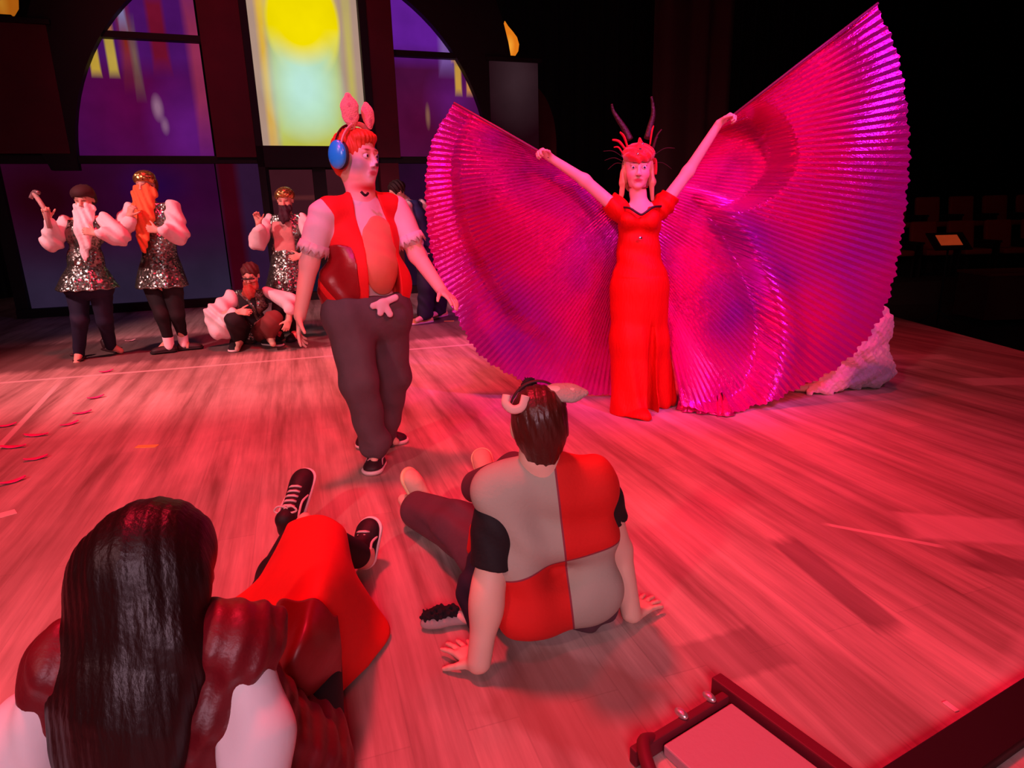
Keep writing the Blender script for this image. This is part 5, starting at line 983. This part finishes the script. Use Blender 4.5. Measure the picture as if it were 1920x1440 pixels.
F_.chain([H(-.03, -.06, -.03), npv((-0.666,0.97,0.512)), npv((-0.688,0.92,0.434)), npv((-0.683,0.87,0.305))], [.105, .118, .120, .11], .05, flat=(tf, .55))
F_.chain([H(.05, -.03, .0), npv((-0.74,0.97,0.514)), npv((-0.753,0.9,0.388))], [.07, .06, .045], .04, flat=(tf, .6)); F_.chain([H(-.075, .02, .02), H(-.085, .04, -.07), H(-.092, .03, -.15)], [.045, .045, .03], .04)
F_.ell(H(0, .11, -.03), npv((.07, .09, .10)), H.R, .015, True)
def hd_(p):
    a = (p[:, 0]-HC[0])*math.cos(.25)+(p[:, 1]-HC[1])*math.sin(.25); return .0013*np.sin(a*150+4*np.sin(p[:, 2]*7+a*9))+.0008*np.sin(a*420+p[:, 2]*18)
F_.disp = hd_; F_.cut((0, 0, .03), (0, 0, -1))
F_.mesh('hair', mat('hair_long_dark', C('#220808'), .42, bump=.22, bscale=110, stretch=(1, 1, .06), spec=.35), P)
lea = mat('leather_maroon', C('#6a0c18'), .46, bump=.5, bscale=22, var=.25)
F_ = Field(.0055); torso(F_, J['shl'], J['shr'], J['neck'], J['wa'], J['hl'], J['hr'], tf, 1.12, k=.05); sl, sr = npv(J['shl']), npv(J['shr'])
F_.cap(sl+npv((0, 0, .012)), sr+npv((0, 0, .012)), .068, k=.04)
for q_, e_ in ((sl, 'el'), (sr, 'er')): F_.cap(q_+npv((0, 0, .008)), lerp(q_, J[e_], .22), .070, .066, k=.03)
F_.cap(lerp(sl, sr, .15)+npv((0, 0, -.14)), lerp(sl, sr, .86)+npv((0, 0, -.14)), .105, k=.05); F_.chain([sr+npv((.0, 0, .012)), sr+npv((.035, .05, .0))], [.065, .05], .03); F_.chain([lerp(sl, sr, .8)+npv((0, .02, -.1)), npv((-.47, 1.12, .10))], [.09, .10], .05)
F_.cap(J['neck'], npv(J['neck'])+npv((0, .02, .2)), .06, .07, k=.01, sub=True); F_.cut((0, 0, .01), (0, 0, -1)); F_.disp = lambda p: .0045*np.sin(p[:, 0]*52+p[:, 2]*60+2*np.sin(p[:, 1]*30))+.003*np.sin(p[:, 0]*110-p[:, 2]*70+p[:, 1]*60); F_.mesh('vest', lea, P)
wsl = mat('blouse_white_near', C('#e8dce0'), .75, bump=.25, bscale=14)
for s_, e_, w_ in (('shl', 'el', 'wl'), ('shr', 'er', 'wr')):
    F_ = Field(.0055); F_.chain([lerp(J[s_], J[e_], .25), J[e_], npv(J[w_])+npv((0, 0, .04))], [.050, .058, .050], .04); F_.disp = lambda p: .005*np.sin(p[:, 2]*30+p[:, 0]*50+2*np.sin(p[:, 0]*22)); F_.mesh('sleeve', wsl, P)
lgm = mat('legging_black', C('#140a0e'), .8)
F_ = Field(.005); F_.chain([J['hr'], J['kl'], lerp(J['kl'], J['al'], .82)], [.10, .052, .048], .03); F_.chain([J['hl'], J['kr'], lerp(J['kr'], J['ar'], .80)], [.10, .070, .052], .03); F_.cut((0, 0, .003), (0, 0, -1)); F_.mesh('leggings', lgm, P)
skm = mat('skirt_red', C('#e81008'), .75, bump=.12, bscale=60, var=.05)
rows = [[(-0.764,1.93,0.24), (-0.724,1.879,0.3), (-0.597,1.778,0.37), (-0.522,1.744,0.35), (-0.524,1.799,0.27), (-0.55,1.851,0.2)],
        [(-0.833,1.84,0.13), (-0.696,1.718,0.29), (-0.54,1.559,0.4), (-0.473,1.566,0.37), (-0.476,1.672,0.24), (-0.497,1.775,0.14)],
        [(-0.891,1.747,0.1), (-0.689,1.555,0.26), (-0.503,1.376,0.4), (-0.443,1.429,0.35), (-0.437,1.663,0.12), (-0.396,1.711,0.012)],
        [(-0.881,1.658,0.1), (-0.66,1.402,0.26), (-0.492,1.246,0.36), (-0.446,1.334,0.28), (-0.442,1.5,0.09), (-0.431,1.554,0.012)],
        [(-0.778,1.449,0.14), (-0.603,1.253,0.26), (-0.496,1.173,0.28), (-0.491,1.286,0.14), (-0.515,1.375,0.03), (-0.505,1.367,0.012)],
        [(-0.659,1.236,0.16), (-0.551,1.156,0.2), (-0.515,1.166,0.14), (-0.519,1.221,0.05), (-0.517,1.228,0.02), (-0.512,1.225,0.012)]]
sk = sheet('skirt', rows, skm, P, 8, .004, wob=lambda v, a, b: (0, 0, (.004+.008*a)*abs(math.sin(b*11+a*2.5+.6*math.sin(a*7)))**.6))
rows = [[(-0.585,1.37,0.345), (-0.504,1.298,0.405), (-0.447,1.298,0.385), (-0.429,1.325,0.33)], [(-0.572,1.291,0.33), (-0.473,1.195,0.39), (-0.431,1.227,0.345), (-0.422,1.304,0.25)],
        [(-0.562,1.224,0.31), (-0.476,1.146,0.345), (-0.448,1.216,0.26), (-0.448,1.341,0.15)], [(-0.548,1.171,0.27), (-0.495,1.145,0.25), (-0.49,1.219,0.14), (-0.494,1.276,0.06)], [(-0.536,1.113,0.24), (-0.496,1.097,0.2), (-0.498,1.155,0.1), (-0.498,1.171,0.04)]]
sheet('vest_tail', rows, mat('satin_dark_red', C('#7a1014'), .4, bump=.35, bscale=12), P, 8, .004, wob=lambda v, a, b: (0, 0, .008*math.sin(a*14+b*6)))
skt = mat('shoe_dark', C('#200c12'), .65, bump=.2); lac = mat('lace_white', C('#f0c8c8'), .7)
shoe(P, (-0.902,2.306,0.01), (-0.885,2.559,0.2), up=(-.1, -.80, .60), w=.050, hgt=.095, upper=skt, sole=SW, laces=lac, h=.0045)
shoe(P, (-0.545,2.076,0.01), (-0.536,2.202,0.15), up=(-.25, -.6, .75), w=.048, hgt=.095, upper=skt, sole=SW, laces=lac, h=.0045)
